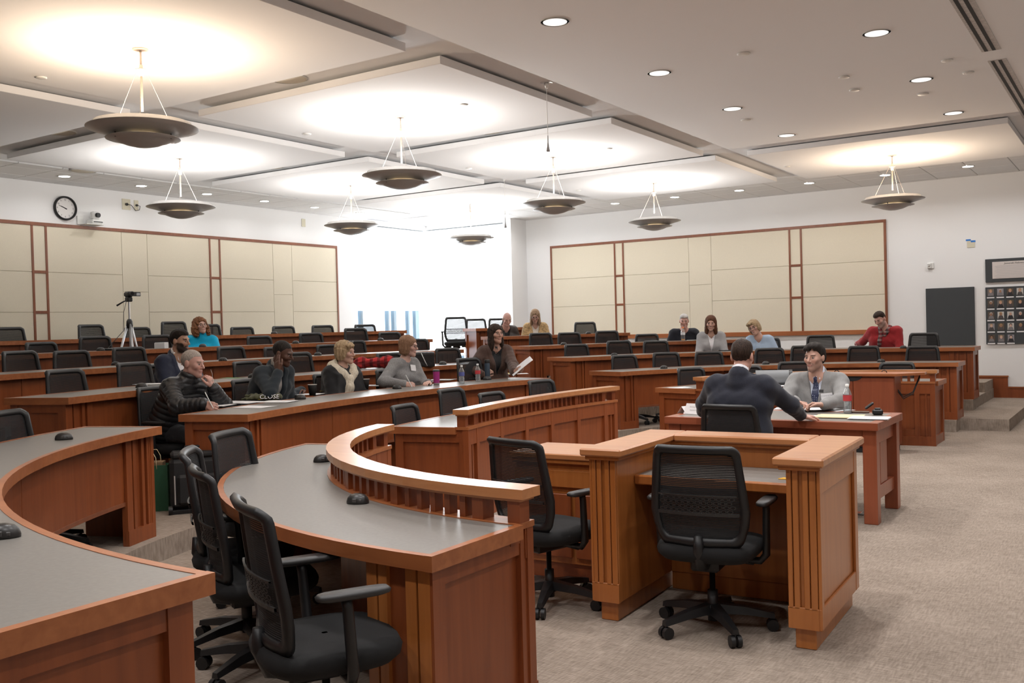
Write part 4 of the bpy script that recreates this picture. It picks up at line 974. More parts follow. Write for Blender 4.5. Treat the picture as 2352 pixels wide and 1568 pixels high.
# ------------------------------------------------------------------ figures: smooth implicit bodies meshed with surface nets
F32 = np.float32
def _ax(lo, hi, h, ivs, hf):
    pts = [lo]; x = lo
    while x < hi:
        step = h
        for a, b in ivs:
            if a-hf <= x < b: step = hf
        x += step; pts.append(x)
    return np.array(pts, F32)
def mesh_sdf(f, lo, hi, h, fine=(), hf=None, B=6):
    hf = hf or h
    X, Y, Z = [_ax(lo[i], hi[i], h, [(a[i], b[i]) for a, b in fine], hf) for i in range(3)]
    n = [len(X), len(Y), len(Z)]
    D = np.ones(n, F32)
    bi = [np.arange(0, m, B) for m in n]
    cs = []
    for A, b in zip((X, Y, Z), bi):
        e = np.minimum(b+B-1, len(A)-1); cs.append(((A[b]+A[e])/2, (A[e]-A[b])/2+h))
    C = np.stack(np.meshgrid(cs[0][0], cs[1][0], cs[2][0], indexing='ij'), -1).reshape(-1, 3)
    HD = np.sqrt(sum(np.meshgrid(cs[0][1]**2, cs[1][1]**2, cs[2][1]**2, indexing='ij'))).reshape(-1)
    d = f(C); act = np.abs(d) < HD*1.25+.012
    sh = (len(bi[0]), len(bi[1]), len(bi[2])); ijk = np.stack(np.unravel_index(np.arange(len(d)), sh), -1)
    sgn = np.where(d < 0, -1, 1).astype(F32).reshape(sh)
    D = np.repeat(np.repeat(np.repeat(sgn, B, 0), B, 1), B, 2)[:n[0], :n[1], :n[2]].copy()
    o = np.stack(np.meshgrid(np.arange(B), np.arange(B), np.arange(B), indexing='ij'), -1).reshape(-1, 3)
    idx = (ijk[act][:, None, :]*B+o[None]).reshape(-1, 3)
    ok = (idx[:, 0] < n[0]) & (idx[:, 1] < n[1]) & (idx[:, 2] < n[2]); idx = idx[ok]
    vals = np.empty(len(idx), F32); CH = 400000
    for s in range(0, len(idx), CH):
        q = idx[s:s+CH]; vals[s:s+CH] = f(np.stack([X[q[:, 0]], Y[q[:, 1]], Z[q[:, 2]]], -1))
    D[idx[:, 0], idx[:, 1], idx[:, 2]] = vals
    ins = D < 0
    cnt = np.zeros([m-1 for m in n], np.int8)
    for a in (0, 1):
        for b in (0, 1):
            for c in (0, 1): cnt += ins[a:n[0]-1+a, b:n[1]-1+b, c:n[2]-1+c]
    cell = np.argwhere((cnt > 0) & (cnt < 8)); m = len(cell)
    if m == 0: return np.zeros((0, 3)), np.zeros((0, 4), int)
    vid = np.full(cnt.shape, -1, np.int32); vid[cell[:, 0], cell[:, 1], cell[:, 2]] = np.arange(m)
    acc = np.zeros((m, 3), F32); w = np.zeros(m, F32)
    corners = [(a, b, c) for a in (0, 1) for b in (0, 1) for c in (0, 1)]
    for p in corners:
        for ax in range(3):
            if p[ax] == 1: continue
            q = list(p); q[ax] = 1
            i0 = cell+np.array(p); i1 = cell+np.array(q)
            d0 = D[i0[:, 0], i0[:, 1], i0[:, 2]]; d1 = D[i1[:, 0], i1[:, 1], i1[:, 2]]
            s = (d0 < 0) != (d1 < 0); t = np.where(s, d0/np.where(s, d0-d1, 1), 0)
            P0 = np.stack([X[i0[:, 0]], Y[i0[:, 1]], Z[i0[:, 2]]], -1); P1 = np.stack([X[i1[:, 0]], Y[i1[:, 1]], Z[i1[:, 2]]], -1)
            acc += np.where(s[:, None], P0+(P1-P0)*t[:, None], 0); w += s
    V = acc/w[:, None]
    quads = []
    for ax in range(3):
        sl0 = [slice(None)]*3; sl1 = [slice(None)]*3; sl0[ax] = slice(0, n[ax]-1); sl1[ax] = slice(1, n[ax])
        A = ins[tuple(sl0)]; Bb = ins[tuple(sl1)]; e = np.argwhere(A != Bb)
        u, v = [(1, 2), (2, 0), (0, 1)][ax]
        e = e[(e[:, u] > 0) & (e[:, v] > 0) & (e[:, u] < n[u]-1) & (e[:, v] < n[v]-1)]
        a = A[e[:, 0], e[:, 1], e[:, 2]]
        def cid(du, dv):
            q = e.copy(); q[:, u] -= du; q[:, v] -= dv; return vid[q[:, 0], q[:, 1], q[:, 2]]
        qd = np.stack([cid(1, 1), cid(0, 1), cid(0, 0), cid(1, 0)], -1)
        qd[~a] = qd[~a][:, ::-1]; quads.append(qd)
    Qd = np.concatenate(quads); Qd = Qd[(Qd >= 0).all(1)]
    return V.astype(float), Qd
def sdf_object(name, f, lo, hi, h, mat, parent, fine=(), hf=None, org=(0, 0, 0), color=None):
    V, Qd = mesh_sdf(f, np.array(lo), np.array(hi), h, fine, hf)
    me = bpy.data.meshes.new(name); me.vertices.add(len(V)); me.vertices.foreach_set('co', (V-np.array(org)).astype(F32).ravel())
    me.loops.add(len(Qd)*4); me.loops.foreach_set('vertex_index', Qd.astype(np.int32).ravel())
    me.polygons.add(len(Qd)); me.polygons.foreach_set('loop_start', np.arange(0, len(Qd)*4, 4, dtype=np.int32)); me.polygons.foreach_set('loop_total', np.full(len(Qd), 4, np.int32))
    me.polygons.foreach_set('use_smooth', np.ones(len(Qd), bool)); me.update(calc_edges=True); me.validate()
    if color is not None:
        at = me.color_attributes.new('tone', 'FLOAT_COLOR', 'POINT'); c = color(V); at.data.foreach_set('color', np.c_[c, np.ones(len(c))].astype(F32).ravel())
    return link(name, me, parent, mat)
# primitives ---------------------------------------------------------------
def smin(a, b, k):
    if k <= 0: return np.minimum(a, b)
    h = np.clip(.5+.5*(b-a)/k, 0, 1); return b+(a-b)*h-k*h*(1-h)
def smax(a, b, k): return -smin(-a, -b, k)
def cone(a, b, ra, rb):
    a = np.array(a, F32); b = np.array(b, F32); ba = b-a; l2 = max(ba@ba, 1e-9)
    def f(P):
        q = P-a; t = np.clip(q@ba/l2, 0, 1); q = q-t[:, None]*ba; return np.sqrt(np.einsum('ij,ij->i', q, q))-(ra+(rb-ra)*t)
    return f
def ball(c, r): return cone(c, np.array(c)+[0, 0, 1e-4], r, r)
def ellip(c, rad, M=None):
    c = np.array(c, float); rad = np.array(rad, float)
    def f(P):
        q = P-c
        if M is not None: q = q@M
        k0 = np.linalg.norm(q/rad, axis=1); k1 = np.linalg.norm(q/rad**2, axis=1); return k0*(k0-1)/np.maximum(k1, 1e-6)
    return f
def union(lst):
    def f(P):
        d = None
        for g, k in lst:
            e = g(P); d = e if d is None else smin(d, e, k)
        return d
    return f
def bounded(g, c, R, m=.07):
    """evaluate g only near its bounding sphere; farther away the sphere distance is enough"""
    c = np.array(c, float)
    def f(P):
        d = np.linalg.norm(P-c, axis=1)-R; k = d < m
        d = np.maximum(d, m)
        if k.any(): d[k] = g(P[k])
        return d
    return f
def skin_mat(name, rough=.5):
    m, nt, b = newmat(name); a = nt.nodes.new('ShaderNodeAttribute'); a.attribute_name = 'tone'
    nt.links.new(a.outputs['Color'], b.inputs['Base Color']); b.inputs['Roughness'].default_value = rough
    b.inputs['Subsurface Weight'].default_value = .08; b.inputs['Subsurface Radius'].default_value = (.01, .004, .002); b.inputs['Subsurface Scale'].default_value = .5
    return m
SKINM = skin_mat('skin')
def hair_mat(name, c1, c2, rough=.5, sc=1.0):
    m, nt, b = newmat(name); tc = nt.nodes.new('ShaderNodeTexCoord'); mp = nt.nodes.new('ShaderNodeMapping'); mp.inputs['Scale'].default_value = (160*sc, 160*sc, 18*sc)
    nt.links.new(tc.outputs['Object'], mp.inputs[0]); n = nt.nodes.new('ShaderNodeTexNoise'); n.inputs['Scale'].default_value = 1; n.inputs['Detail'].default_value = 3; n.inputs['Distortion'].default_value = .8
    nt.links.new(mp.outputs[0], n.inputs['Vector']); r = nt.nodes.new('ShaderNodeValToRGB'); r.color_ramp.elements[0].position = .35; r.color_ramp.elements[1].position = .68
    r.color_ramp.elements[0].color = (*c1, 1); r.color_ramp.elements[1].color = (*c2, 1); nt.links.new(n.outputs['Fac'], r.inputs[0]); nt.links.new(r.outputs[0], b.inputs['Base Color'])
    bp = nt.nodes.new('ShaderNodeBump'); bp.inputs['Strength'].default_value = .6; bp.inputs['Distance'].default_value = .006; nt.links.new(n.outputs['Fac'], bp.inputs['Height']); nt.links.new(bp.outputs[0], b.inputs['Normal'])
    b.inputs['Roughness'].default_value = rough+.12; b.inputs['Specular IOR Level'].default_value = .18; return m
def cloth(name, col, rough=.9, sc=300, st=.4, var=.12, vs=90): return plain(name, col, rough, var=var, vscale=vs, bump=(sc, st, .003), sheen=.15)
EYEW = plain('eye_white', (.34, .30, .28), .35); EYED = plain('eye_iris', (.045, .028, .018), .2)
GLSF = plain('dark_glasses_frame', (.03, .02, .018), .35)
def hand_prims(wr, fdir, palm, side, curl=(.5, .5, .5, .5), thumb=.4, scale=1.0, spread=.06):
    """wr wrist, fdir finger direction, palm = palm normal; side +1 when the thumb lies towards cross(palm,fdir)"""
    f = np.array(fdir, float); f /= np.linalg.norm(f); n = np.array(palm, float); n -= f*(n@f); n /= np.linalg.norm(n); s = np.cross(n, f)*side
    S = scale; pr = []
    wr = np.array(wr, float)
    kn = []
    for i, off in enumerate((.030, .010, -.010, -.029)):
        k = wr+f*(.092-.004*abs(i-1.2))*S+s*off*S; kn.append(k); pr.append((cone(wr+s*off*.55*S+f*.012*S, k, .0155*S, .0125*S), .012))
    for i, (k, L) in enumerate(zip(kn, (.072, .080, .074, .058))):
        c = curl[i]; d = f+s*(.03*(1.2-i)*spread*10*.3); d /= np.linalg.norm(d); p = k; ang = 0
        for j, (fr, da) in enumerate(((.46, .9), (.30, 1.25), (.24, .8))):
            ang += c*da; dd = d*math.cos(ang)+n*math.sin(ang); q = p+dd*L*fr*S; pr.append((cone(p, q, (.0092-.0009*j)*S, (.0085-.0009*j)*S), .004)); p = q
    b = wr+f*.022*S+s*.024*S+n*.006*S; t1 = b+(f*.75+s*.62+n*.35*thumb)*.042*S; t2 = t1+(f*.9+s*.15+n*.7*thumb)*.034*S; t3 = t2+(f*.85-s*.1+n*.9*thumb)*.026*S
    pr += [(cone(b, t1, .0155*S, .0125*S), .012), (cone(t1, t2, .0115*S, .010*S), .005), (cone(t2, t3, .010*S, .0082*S), .004)]
    return pr
def nrm_(v): v = np.array(v, float); return v/np.linalg.norm(v)
def rotm(yaw, pitch, roll):
    """columns right, forward, up of a head: yaw world angle of forward, pitch up, roll towards own right"""
    f = np.array([math.cos(yaw)*math.cos(pitch), math.sin(yaw)*math.cos(pitch), math.sin(pitch)]); r = np.array([math.sin(yaw), -math.cos(yaw), 0]); u = np.cross(r, f)
    r2 = r*math.cos(roll)-u*math.sin(roll); u2 = r*math.sin(roll)+u*math.cos(roll); return np.stack([r2, f, u2], -1)
def person(label, head, floor_z, th, hyaw, lean_f=.1, lean_r=0.0, hpitch=0.0, hroll=0.0, sw=.175, bulk=1.0, hs=1.0, skin=(.55, .33, .25), lips=(.45, .2, .17), brow=(.12, .07, .05), beard=None,
           rh=None, lh=None, top='sweater', topm=None, shirtm=None, tiem=None, legm=None, hair='short', hairm=None, res=.011, rf=.0052, glasses=None, female=False, group='people seated in the room', legs=True, elbow_r=None, elbow_l=None, neckfwd=.035, turtle=False):
    """head: world position of the head centre. rh/lh: dict(w=wrist point, f=finger dir, n=palm normal, c=curl, t=thumb, pole=elbow hint)"""
    fw = np.array([math.cos(th), math.sin(th), 0]); rt = np.array([math.sin(th), -math.cos(th), 0]); up = np.array([0, 0, 1.])
    head = np.array(head, float); HM = rotm(hyaw, hpitch, hroll)
    s = up+fw*lean_f+rt*lean_r; s /= np.linalg.norm(s)
    neck = head-HM[:, 2]*.150*hs-HM[:, 1]*.020-fw*neckfwd*.5
    pz = floor_z+.555; Ls = max(.40, (neck[2]-pz)/s[2]); pel = neck-s*Ls
    chest = neck-s*.20; belly = neck-s*(Ls*.72)
    shl = neck-s*.062; shR = shl+rt*sw; shL = shl-rt*sw
    T = thing('person', label, 'person', (float(pel[0]), float(pel[1]), floor_z), 0, group); org = np.array(T.location)
    # arms by two-bone reach
    def arm(sh, hd, side):
        w = np.array(hd['w'], float); L1, L2 = .285, .255; d = w-sh; D = np.linalg.norm(d); sc = 1.0
        if D > .985*(L1+L2): sc = D/(.985*(L1+L2))
        l1, l2 = L1*sc, L2*sc; d /= D; a = (l1*l1-l2*l2+D*D)/(2*D); hgt = math.sqrt(max(l1*l1-a*a, 1e-6))
        pole = np.array(hd.get('pole', rt*side*.6-up*1.0-fw*.3), float); pole = pole-d*(pole@d); pole /= np.linalg.norm(pole)
        return sh+d*a+pole*hgt, w
    dflt = lambda side: dict(w=pel+fw*.36+rt*side*.14+up*.02, f=fw, n=-up, c=(.3,)*4, t=.3)
    rh = rh or dflt(1); lh = lh or dflt(-1)
    eR, wR = arm(shR, rh, 1); eL, wL = arm(shL, lh, -1)
    b = bulk
    # --- body (skin) -------------------------------------------------------
    hp = lambda x, y, z: head+HM@(np.array([x, y, z])*hs)
    jaw = .92 if female else 1.0
    hd = [(ellip(hp(0, -.014, .030), np.array([.073, .094, .086])*hs, HM), 0), (ellip(hp(0, .020, -.030), np.array([.059*jaw, .070, .082])*hs, HM), .03),
          (cone(hp(-.044*jaw, .012, -.066), hp(0, .066, -.096), .020*hs, .020*hs), .025), (cone(hp(.044*jaw, .012, -.066), hp(0, .066, -.096), .020*hs, .020*hs), .025), (ball(hp(0, .070, -.098), .019*hs*jaw), .02),
          (cone(hp(-.034, .076, .022), hp(.034, .076, .022), .013*hs, .013*hs), .014), (ball(hp(-.040, .060, -.020), .024*hs), .02), (ball(hp(.040, .060, -.020), .024*hs), .02),
          (cone(hp(0, .086, .014), hp(0, .110, -.026), .0068*hs, .0105*hs), .009), (ball(hp(-.011, .095, -.031), .0075*hs), .006), (ball(hp(.011, .095, -.031), .0075*hs), .006),
          (ellip(hp(0, .086, -.057), np.array([.025, .010, .0065])*hs, HM), .006), (ellip(hp(0, .084, -.069), np.array([.022, .011, .0075])*hs, HM), .006),
          (ellip(hp(-.074, -.012, -.006), np.array([.011, .020, .032])*hs, HM), .008), (ellip(hp(.074, -.012, -.006), np.array([.011, .020, .032])*hs, HM), .008)]
    fh = union(hd)
    s1, s2 = ball(hp(-.031, .096, .000), .0135*hs), ball(hp(.031, .096, .000), .0135*hs)
    def headf(P): return smax(smax(fh(P), -s1(P), .012), -s2(P), .012)
    headf = bounded(headf, head, .15*hs)
    nr = (.050 if female else .058)*hs
    rest = [(cone(hp(0, -.022, -.075), neck-s*.03, nr*.95, nr*1.08), .02), (cone(neck-s*.05-rt*sw*.55, neck-s*.05+rt*sw*.55, .05, .05), .06), (cone(chest-rt*.07, chest+rt*.07, .085*b, .085*b), .06), (cone(belly-rt*.05, belly+rt*.05, .09*b, .09*b), .06), (cone(pel-rt*.07, pel+rt*.07, .085, .085), .06)]
    for sh, e, w, h_, side in ((shR, eR, wR, rh, 1), (shL, eL, wL, lh, -1)):
        rest += [(cone(sh, e, .042, .036), .03), (cone(e, w, .036, .025), .02)]
        hpr = hand_prims(w, h_['f'], h_['n'], side if 'ts' not in h_ else h_['ts'], h_.get('c', (.4,)*4), h_.get('t', .4), (.88 if female else .97)*hs)
        rest.append((bounded(union(hpr), w+nrm_(h_['f'])*.085, .125), .012))
    fr = union(rest)
    def body(P): return smin(headf(P), fr(P), .012)
    def bounds(pts, m): A = np.array(pts); return A.min(0)-m, A.max(0)+m
    lo, hi = bounds([head, pel, shR, shL, eR, eL, wR, wL], .21); lo[2] = min(lo[2], pel[2]-.12)
    fine = [(head-.135*hs, head+.135*hs)]
    for w, h_ in ((wR, rh), (wL, lh)):
        c = w+np.array(h_['f'])/np.linalg.norm(h_['f'])*.07; fine.append((c-.095, c+.095))
    sk = np.array(skin); lp = np.array(lips); br = np.array(brow)
    def tone(V):
        q = (V-head)@HM/hs; c = np.tile(sk, (len(V), 1)); x, y, z = q.T; x = np.abs(x)
        def mix(m, col): 
            nonlocal c; c = c*(1-m[:, None])+np.array(col)*m[:, None]
        near = (np.abs(q) < .16).all(1)*(y > -.03)
        mix(.35*np.exp(-((x-.040)**2+(z+.028)**2)/.0005)*(y > .03)*near, sk*np.array([1.05, .78, .75]))
        if beard is not None:
            m = np.clip((-.050-z+1.3*np.clip(x-.036, 0, .03))/.010, 0, 1)*np.clip((y+.004)/.016, 0, 1)*np.clip((z+.135)/.02, 0, 1); m = np.maximum(m, (x < .030)*(z > -.058)*(z < -.043)*(y > .07))
            m = m*(1-np.clip(1-((x/.020)**2+((z+.063)/.012)**2), 0, 1))*near; mix(np.clip(m, 0, 1)*beard[3], beard[:3])
        mix((np.clip(1-((x/.025)**2+((z+.062)/.011)**2), 0, 1)**.5)*(y > .07)*near*.9, lp)
        mix(((x > .014)*(x < .048)*(np.abs(z-.0235+.10*(x-.03)**2*40) < .0055))*(y > .05)*near*.9, br)
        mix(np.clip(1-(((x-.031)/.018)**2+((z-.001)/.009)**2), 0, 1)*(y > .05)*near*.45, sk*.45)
        return np.clip(c, 0, 1)
    sdf_object('body', body, lo, hi, res, SKINM, T, fine, rf, org, tone)
    for sx in (-1, 1):
        ec = hp(sx*.031, .0748, .001); me = MB().lathe([(.0112*math.sin(a), -.0112*math.cos(a)) for a in np.linspace(.05, math.pi-.05, 9)], 12, close=True).mesh('eye', (0, 0, 0)); o = link('eye', me, T, EYEW); o.location = Vector(ec-org)
        ic = ec+HM[:, 1]*.0064; me = MB().lathe([(.0066*math.sin(a), -.0066*math.cos(a)) for a in np.linspace(.05, math.pi-.05, 7)], 10, close=True).mesh('iris', (0, 0, 0)); i_ = link('iris', me, o, EYED); i_.location = Vector(ic-ec)
    # --- clothing ----------------------------------------------------------
    wd = (.085, .06, .08) if female else (.102, .092, .10)
    def garment(g, sleeves=1.0, hem=.0, puff=0.0):
        pr = [(cone(shl-rt*(sw-.03)+s*.006, shl+rt*(sw-.03)+s*.006, .055+g, .055+g), 0), (cone(chest-rt*wd[0]*b, chest+rt*wd[0]*b, .098*b+g, .098*b+g), .06), (cone(belly-rt*wd[1]*b, belly+rt*wd[1]*b, .108*b+g, .108*b+g), .08), (cone(pel-rt*wd[2]+s*.02, pel+rt*wd[2]+s*.02, .115*b+g, .115*b+g), .07)]
        if female: pr += [(ball(chest+rt*.065+fw*.065-s*.02, .060+g), .05), (ball(chest-rt*.065+fw*.065-s*.02, .060+g), .05)]
        for sh, e, w in ((shR, eR, wR), (shL, eL, wL)):
            d = (w-e)/np.linalg.norm(w-e); we = e+(w-e)*sleeves-d*.012
            pr += [(cone(sh-s*.012, e, .050*(.6+.4*b)+g, .044+g), .045), (cone(e, we, .044+g, .033+g*.8), .03)]
        return union(pr)
    def loc(P): q = P-neck; return q@rt, q@fw, q@s
    def folds(P, amp):
        return amp*(np.sin(P@np.array([31., 17, 43])+3*np.sin(P@np.array([13., -19, 11])))+.6*np.sin(P@np.array([-53., 41, 61])))
    lo2, hi2 = bounds([neck, pel, shR, shL, eR, eL, wR, wL], .19)
    lo2[2] = min(lo2[2], pel[2]-.15); rg = res*.82
    gsh = None
    nk = cone(neck-s*.10, head, nr+.006, nr+.006)
    if top in ('suit', 'cardigan', 'jacket'):
        gs = garment(.004, .985)
        col_ = union([(cone(neck-s*.025, neck+s*(.062 if turtle else .030)+HM[:, 2]*.006, nr+.016, nr+.009), 0)])
        def shirt(P):
            d = smin(gs(P), col_(P), .02); x, y, z = loc(P)
            if turtle: pass
            elif top == 'suit':
                if tiem is None: d = np.maximum(d, -np.maximum(np.abs(x)-np.clip((z+.075)*.45, 0, .05), -(y-.012)))
            else: d = np.maximum(d, -np.maximum(np.abs(x)-np.clip((z+.10)*.6, 0, .065), -y))
            return np.maximum(d, -nk(P)-(.004 if not turtle else .002))
        sdf_object('shirt', shirt, lo2, hi2, rg, shirtm, T, (), None, org)
        gj = garment(.017 if top != 'cardigan' else .014, .95)
        depth = {'suit': .33, 'cardigan': .30, 'jacket': .36}[top]; wmax = {'suit': .062, 'cardigan': .06, 'jacket': .075}[top]
        jcol = cone(neck-s*.050-fw*.012, neck+s*.008-fw*.016, nr+.036, nr+.022); jcut = cone(neck-s*.015, head, nr+.012, nr+.010)
        def jacket(P):
            x, y, z = loc(P); d = gj(P)+folds(P, .0018)
            wv = np.clip((z+depth)/(depth-.02), 0, 1)*wmax; ax = np.abs(x)
            if top != 'cardigan': lap = np.clip(1-np.abs(ax-wv-.030)/.030, 0, 1)*(y > .0)*(z > -depth+.03); d = d-.007*np.minimum(1, lap*3)
            d = smax(d, -np.maximum(ax-wv, -(y-.0)), .004)
            slit = np.maximum(ax-.003, -(y)); d = np.maximum(d, -np.maximum(slit, (z+depth-.02))) if top != 'suit' else d
            if top != 'cardigan': d = smin(d, np.maximum(jcol(P), -np.maximum(ax-wv-.012, -y)), .022)
            return np.maximum(d, -jcut(P))
        sdf_object('suit_jacket' if top == 'suit' else top, jacket, lo2, hi2, rg, topm, T, (), None, org)
        if tiem is not None:
            def tie(P):
                x, y, z = loc(P); w_ = np.clip(.014+(-z)*.10, .013, .034); k = cone(neck-s*.035+fw*(nr+.014), neck-s*.06+fw*(nr+.02), .017, .012)(P)
                return np.minimum(k, np.maximum(np.maximum(gs(P)-.009, np.abs(x)-w_), np.maximum(-(y-.03), np.maximum(z+.03, -(z+.42)))))
            sdf_object('necktie', tie, neck-np.array([.2, .2, .46]), neck+np.array([.2, .2, .03]), .0065, tiem, T, (), None, org)
    else:
        g = {'sweater': .014, 'puffer': .028, 'fleece': .018, 'cape': .022}[top]
        gj = garment(g, .96)
        axes = [(shR, eR), (eR, wR), (shL, eL), (eL, wL)]
        collar = cone(neck-s*.03, neck+s*(.03 if top in ('puffer', 'fleece') else -.0), nr+.03, nr+.024)
        def sweater(P):
            d = gj(P)
            if top in ('puffer', 'fleece'): d = smin(d, collar(P), .03)
            if top == 'puffer':
                x, y, z = loc(P); ph = z/.048; best = np.full(len(P), .10)
                for a, e in axes:
                    ba = e-a; l = np.linalg.norm(ba); t = np.clip((P-a)@ba/l/l, 0, 1); dist = np.linalg.norm(P-a-t[:, None]*ba, axis=1); m = dist < np.minimum(best, .075); ph = np.where(m, t*l/.048, ph); best = np.where(m, dist, best)
                d = d-.009*np.abs(np.sin(ph*math.pi))**.6+.005
            else: d = d+folds(P, .0022)
            if top == 'cape':
                x, y, z = loc(P); hem = np.maximum(np.abs(x)-.20, np.maximum(np.abs(y)-.15, np.abs(z+.24)-.2)); d = smin(d, np.where(np.abs(x) < .3, hem, 9)+.03, .08)
            return np.maximum(d, -cone(neck-s*.05, head, nr+.010, nr+.008)(P))
        sdf_object({'sweater': 'sweater', 'puffer': 'puffer_jacket', 'fleece': 'fleece_jacket', 'cape': 'cape'}[top], sweater, lo2, hi2, rg*(.72 if top == 'puffer' else 1), topm, T, (), None, org)
    # --- legs --------------------------------------------------------------
    if legs:
        pr = [(cone(pel-rt*.085, pel+rt*.085, .115, .115), 0)]; sh = []
        for sd in (-1, 1):
            hip = pel+rt*sd*.09-up*.02; kn = pel+fw*.42+rt*sd*.13-up*.035; an = np.array([kn[0], kn[1], floor_z+.09])-fw*.03
            pr += [(cone(hip, kn, .088, .066), .05), (cone(kn, an, .062, .048), .03)]
            sh.append(cone(an+fw*.0-up*.045, an+fw*.15-up*.058, .042, .032))
        ft = union(pr); lo3 = pel-np.array([.62, .62, .0]); hi3 = pel+np.array([.62, .62, .13]); lo3[2] = floor_z
        def trou(P): return np.maximum(ft(P)+folds(P, .002), -(P[:, 2]-floor_z-.045))
        sdf_object('trousers', trou, lo3, hi3, res*1.25, legm or TROU, T, (), None, org)
        for k, g in enumerate(sh):
            def shoe(P, g=g): return np.maximum(g(P), -(P[:, 2]-floor_z-.004))
            sdf_object('shoe', shoe, lo3, np.array([hi3[0], hi3[1], floor_z+.2]), .014, SHOE, T, (), None, org)
    # --- hair --------------------------------------------------------------
    E = lambda c, r: ellip(hp(*c), np.array(r)*hs, HM)
    def hl(P): return ((P-head)@HM/hs).T
    if hair:
        if hair == 'short':
            A = union([(E((0, -.015, .033), (.0775, .0985, .0905)), 0), (E((0, .004, .078), (.064, .084, .046)), .03)])
            def hf(P): x, y, z = hl(P); return smax(A(P)+.0012*np.sin(x*190+y*60), -(z-.066+np.clip(-(y-.052)*1.25, 0, .112)+.018*np.clip(1-np.abs(x)/.05, 0, 1)*0), .004)
        elif hair == 'buzz':
            A = union([(E((0, -.014, .0305), (.0747, .0957, .0877)), 0)])
            def hf(P): x, y, z = hl(P); return np.maximum(A(P), -(z-.066+np.clip(-(y-.045)*1.2, 0, .112)))
        elif hair == 'bald':
            A = union([(E((0, -.016, .020), (.078, .098, .078)), 0)])
            def hf(P): x, y, z = hl(P); return np.maximum(np.maximum(A(P), z-.030), -(z+.045-np.clip((y+.03)*.9, 0, .2)))
        elif hair == 'swept':
            A = union([(E((0, -.018, .036), (.081, .103, .094)), 0), (E((.0, .030, .092), (.064, .062, .034)), .03), (E((.028, .080, .074), (.034, .020, .022)), .014), (E((-.02, .086, .058), (.010, .010, .022)), .008), (E((0, -.085, -.02), (.058, .03, .05)), .03)])
            def hf(P): x, y, z = hl(P); return np.maximum(A(P)+.002*np.sin(x*160+y*40), -(z-.060+np.clip(-(y-.050)*1.35, 0, .125)-.02*((y > .06)*(np.abs(x+.02) < .014))))
        else:
            lst = {'bob': [((0, -.022, .030), (.092, .108, .098)), ((-.062, -.018, -.045), (.030, .062, .070)), ((.062, -.018, -.045), (.030, .062, .070)), ((0, -.075, -.04), (.065, .04, .07))],
                   'long': [((0, -.020, .034), (.090, .106, .098)), ((-.066, -.012, -.075), (.032, .055, .115)), ((.066, -.012, -.075), (.032, .055, .115)), ((0, -.078, -.075), (.07, .045, .12)), ((-.072, -.004, -.135), (.026, .036, .075)), ((.072, -.004, -.135), (.026, .036, .075))],
                   'curly': [((0, -.025, .030), (.100, .112, .104)), ((-.085, -.015, -.055), (.046, .068, .082)), ((.085, -.015, -.055), (.046, .068, .082)), ((0, -.085, -.05), (.085, .055, .10)), ((-.085, .01, -.115), (.036, .045, .045)), ((.085, .01, -.115), (.036, .045, .045))],
                   'layer': [((0, -.022, .036), (.093, .110, .100)), ((-.070, -.020, -.025), (.028, .060, .062)), ((.070, -.020, -.025), (.028, .060, .062)), ((0, -.085, -.02), (.065, .035, .07)), ((.02, .062, .078), (.062, .042, .030))]}[hair]
            A = union([(E(c, r), .025) for c, r in lst]); fc = union([(E((0, .100, -.036), ({'long': .066, 'bob': .060}.get(hair, .058), .078, .094)), 0), (E((0, .06, -.13), (.045, .09, .09)), .03)])
            amp = {'curly': .007, 'layer': .003, 'bob': .0015, 'long': .0018}[hair]
            def hf(P):
                x, y, z = hl(P); d = A(P)+amp*(np.sin(x*170+3*np.sin(z*70))*np.sin(z*(150 if hair == 'curly' else 20))+np.sin(y*150+z*(90 if hair == 'curly' else 10)))
                return smax(d, -fc(P), .012)
        sdf_object('hair', hf, head-.25*hs, head+.17*hs, rf*1.15, hairm, T, (), None, org)
    if glasses:
        g = MB()
        for sx in (-1, 1):
            c = hp(sx*.032, .101, .002); g.path([tuple(c+HM[:, 0]*.024*hs*math.cos(a)+HM[:, 2]*.018*hs*math.sin(a)) for a in np.linspace(0, 2*math.pi, 17)], .0018, 5)
            g.path([tuple(hp(sx*.056, .098, .006)), tuple(hp(sx*.078, .05, .006)), tuple(hp(sx*.080, -.01, .006))], .0017, 5)
        g.path([tuple(hp(-.009, .102, .004)), tuple(hp(0, .106, .007)), tuple(hp(.009, .102, .004))], .0017, 5)
        g.build('glasses', glasses, T, tuple(org))
    INFO = dict(T=T, head=head, HM=HM, neck=neck, chest=chest, fw=fw, rt=rt, s=s, pel=pel, wR=wR, wL=wL, org=org, gj=gj, nr=nr, hs=hs, eR=eR, eL=eL)
    return INFO
SHOE = plain('black_shoe_leather', (.012, .012, .012), .4)
TROU = cloth('dark_trousers', (.016, .017, .022))
def on_row(row, seg, px, py, e):
    """survey: head position e metres behind a row's outer edge, on the sight line of (px,py)"""
    P = rawcurve(seg, ROUT[row]+e)
    best = None
    for i in range(len(P)-1):
        for t in (0, .25, .5, .75):
            p = P[i]*(1-t)+P[i+1]*t; q = (p[0], p[1], zrow(row)+1.2); d = abs(proj(q)[0]-px)
            if p@np.array([AF[0], AF[1]]) > 1 and (best is None or d < best[0]): best = (d, p)
    p = best[1]; dist = p[0]*AF[0]+p[1]*AF[1]; z = CAM_H
    for _ in range(3): z += -(py-proj((p[0], p[1], z))[1])*dist/FOC
    return np.array([p[0], p[1], z])
D = math.radians
def V3(*a): return np.array(a, float)
def nrm(v): v = np.array(v, float); return v/np.linalg.norm(v)
UP = V3(0, 0, 1)
def dirw(deg): return V3(math.cos(D(deg)), math.sin(D(deg)), 0)
PEOPLE = {}
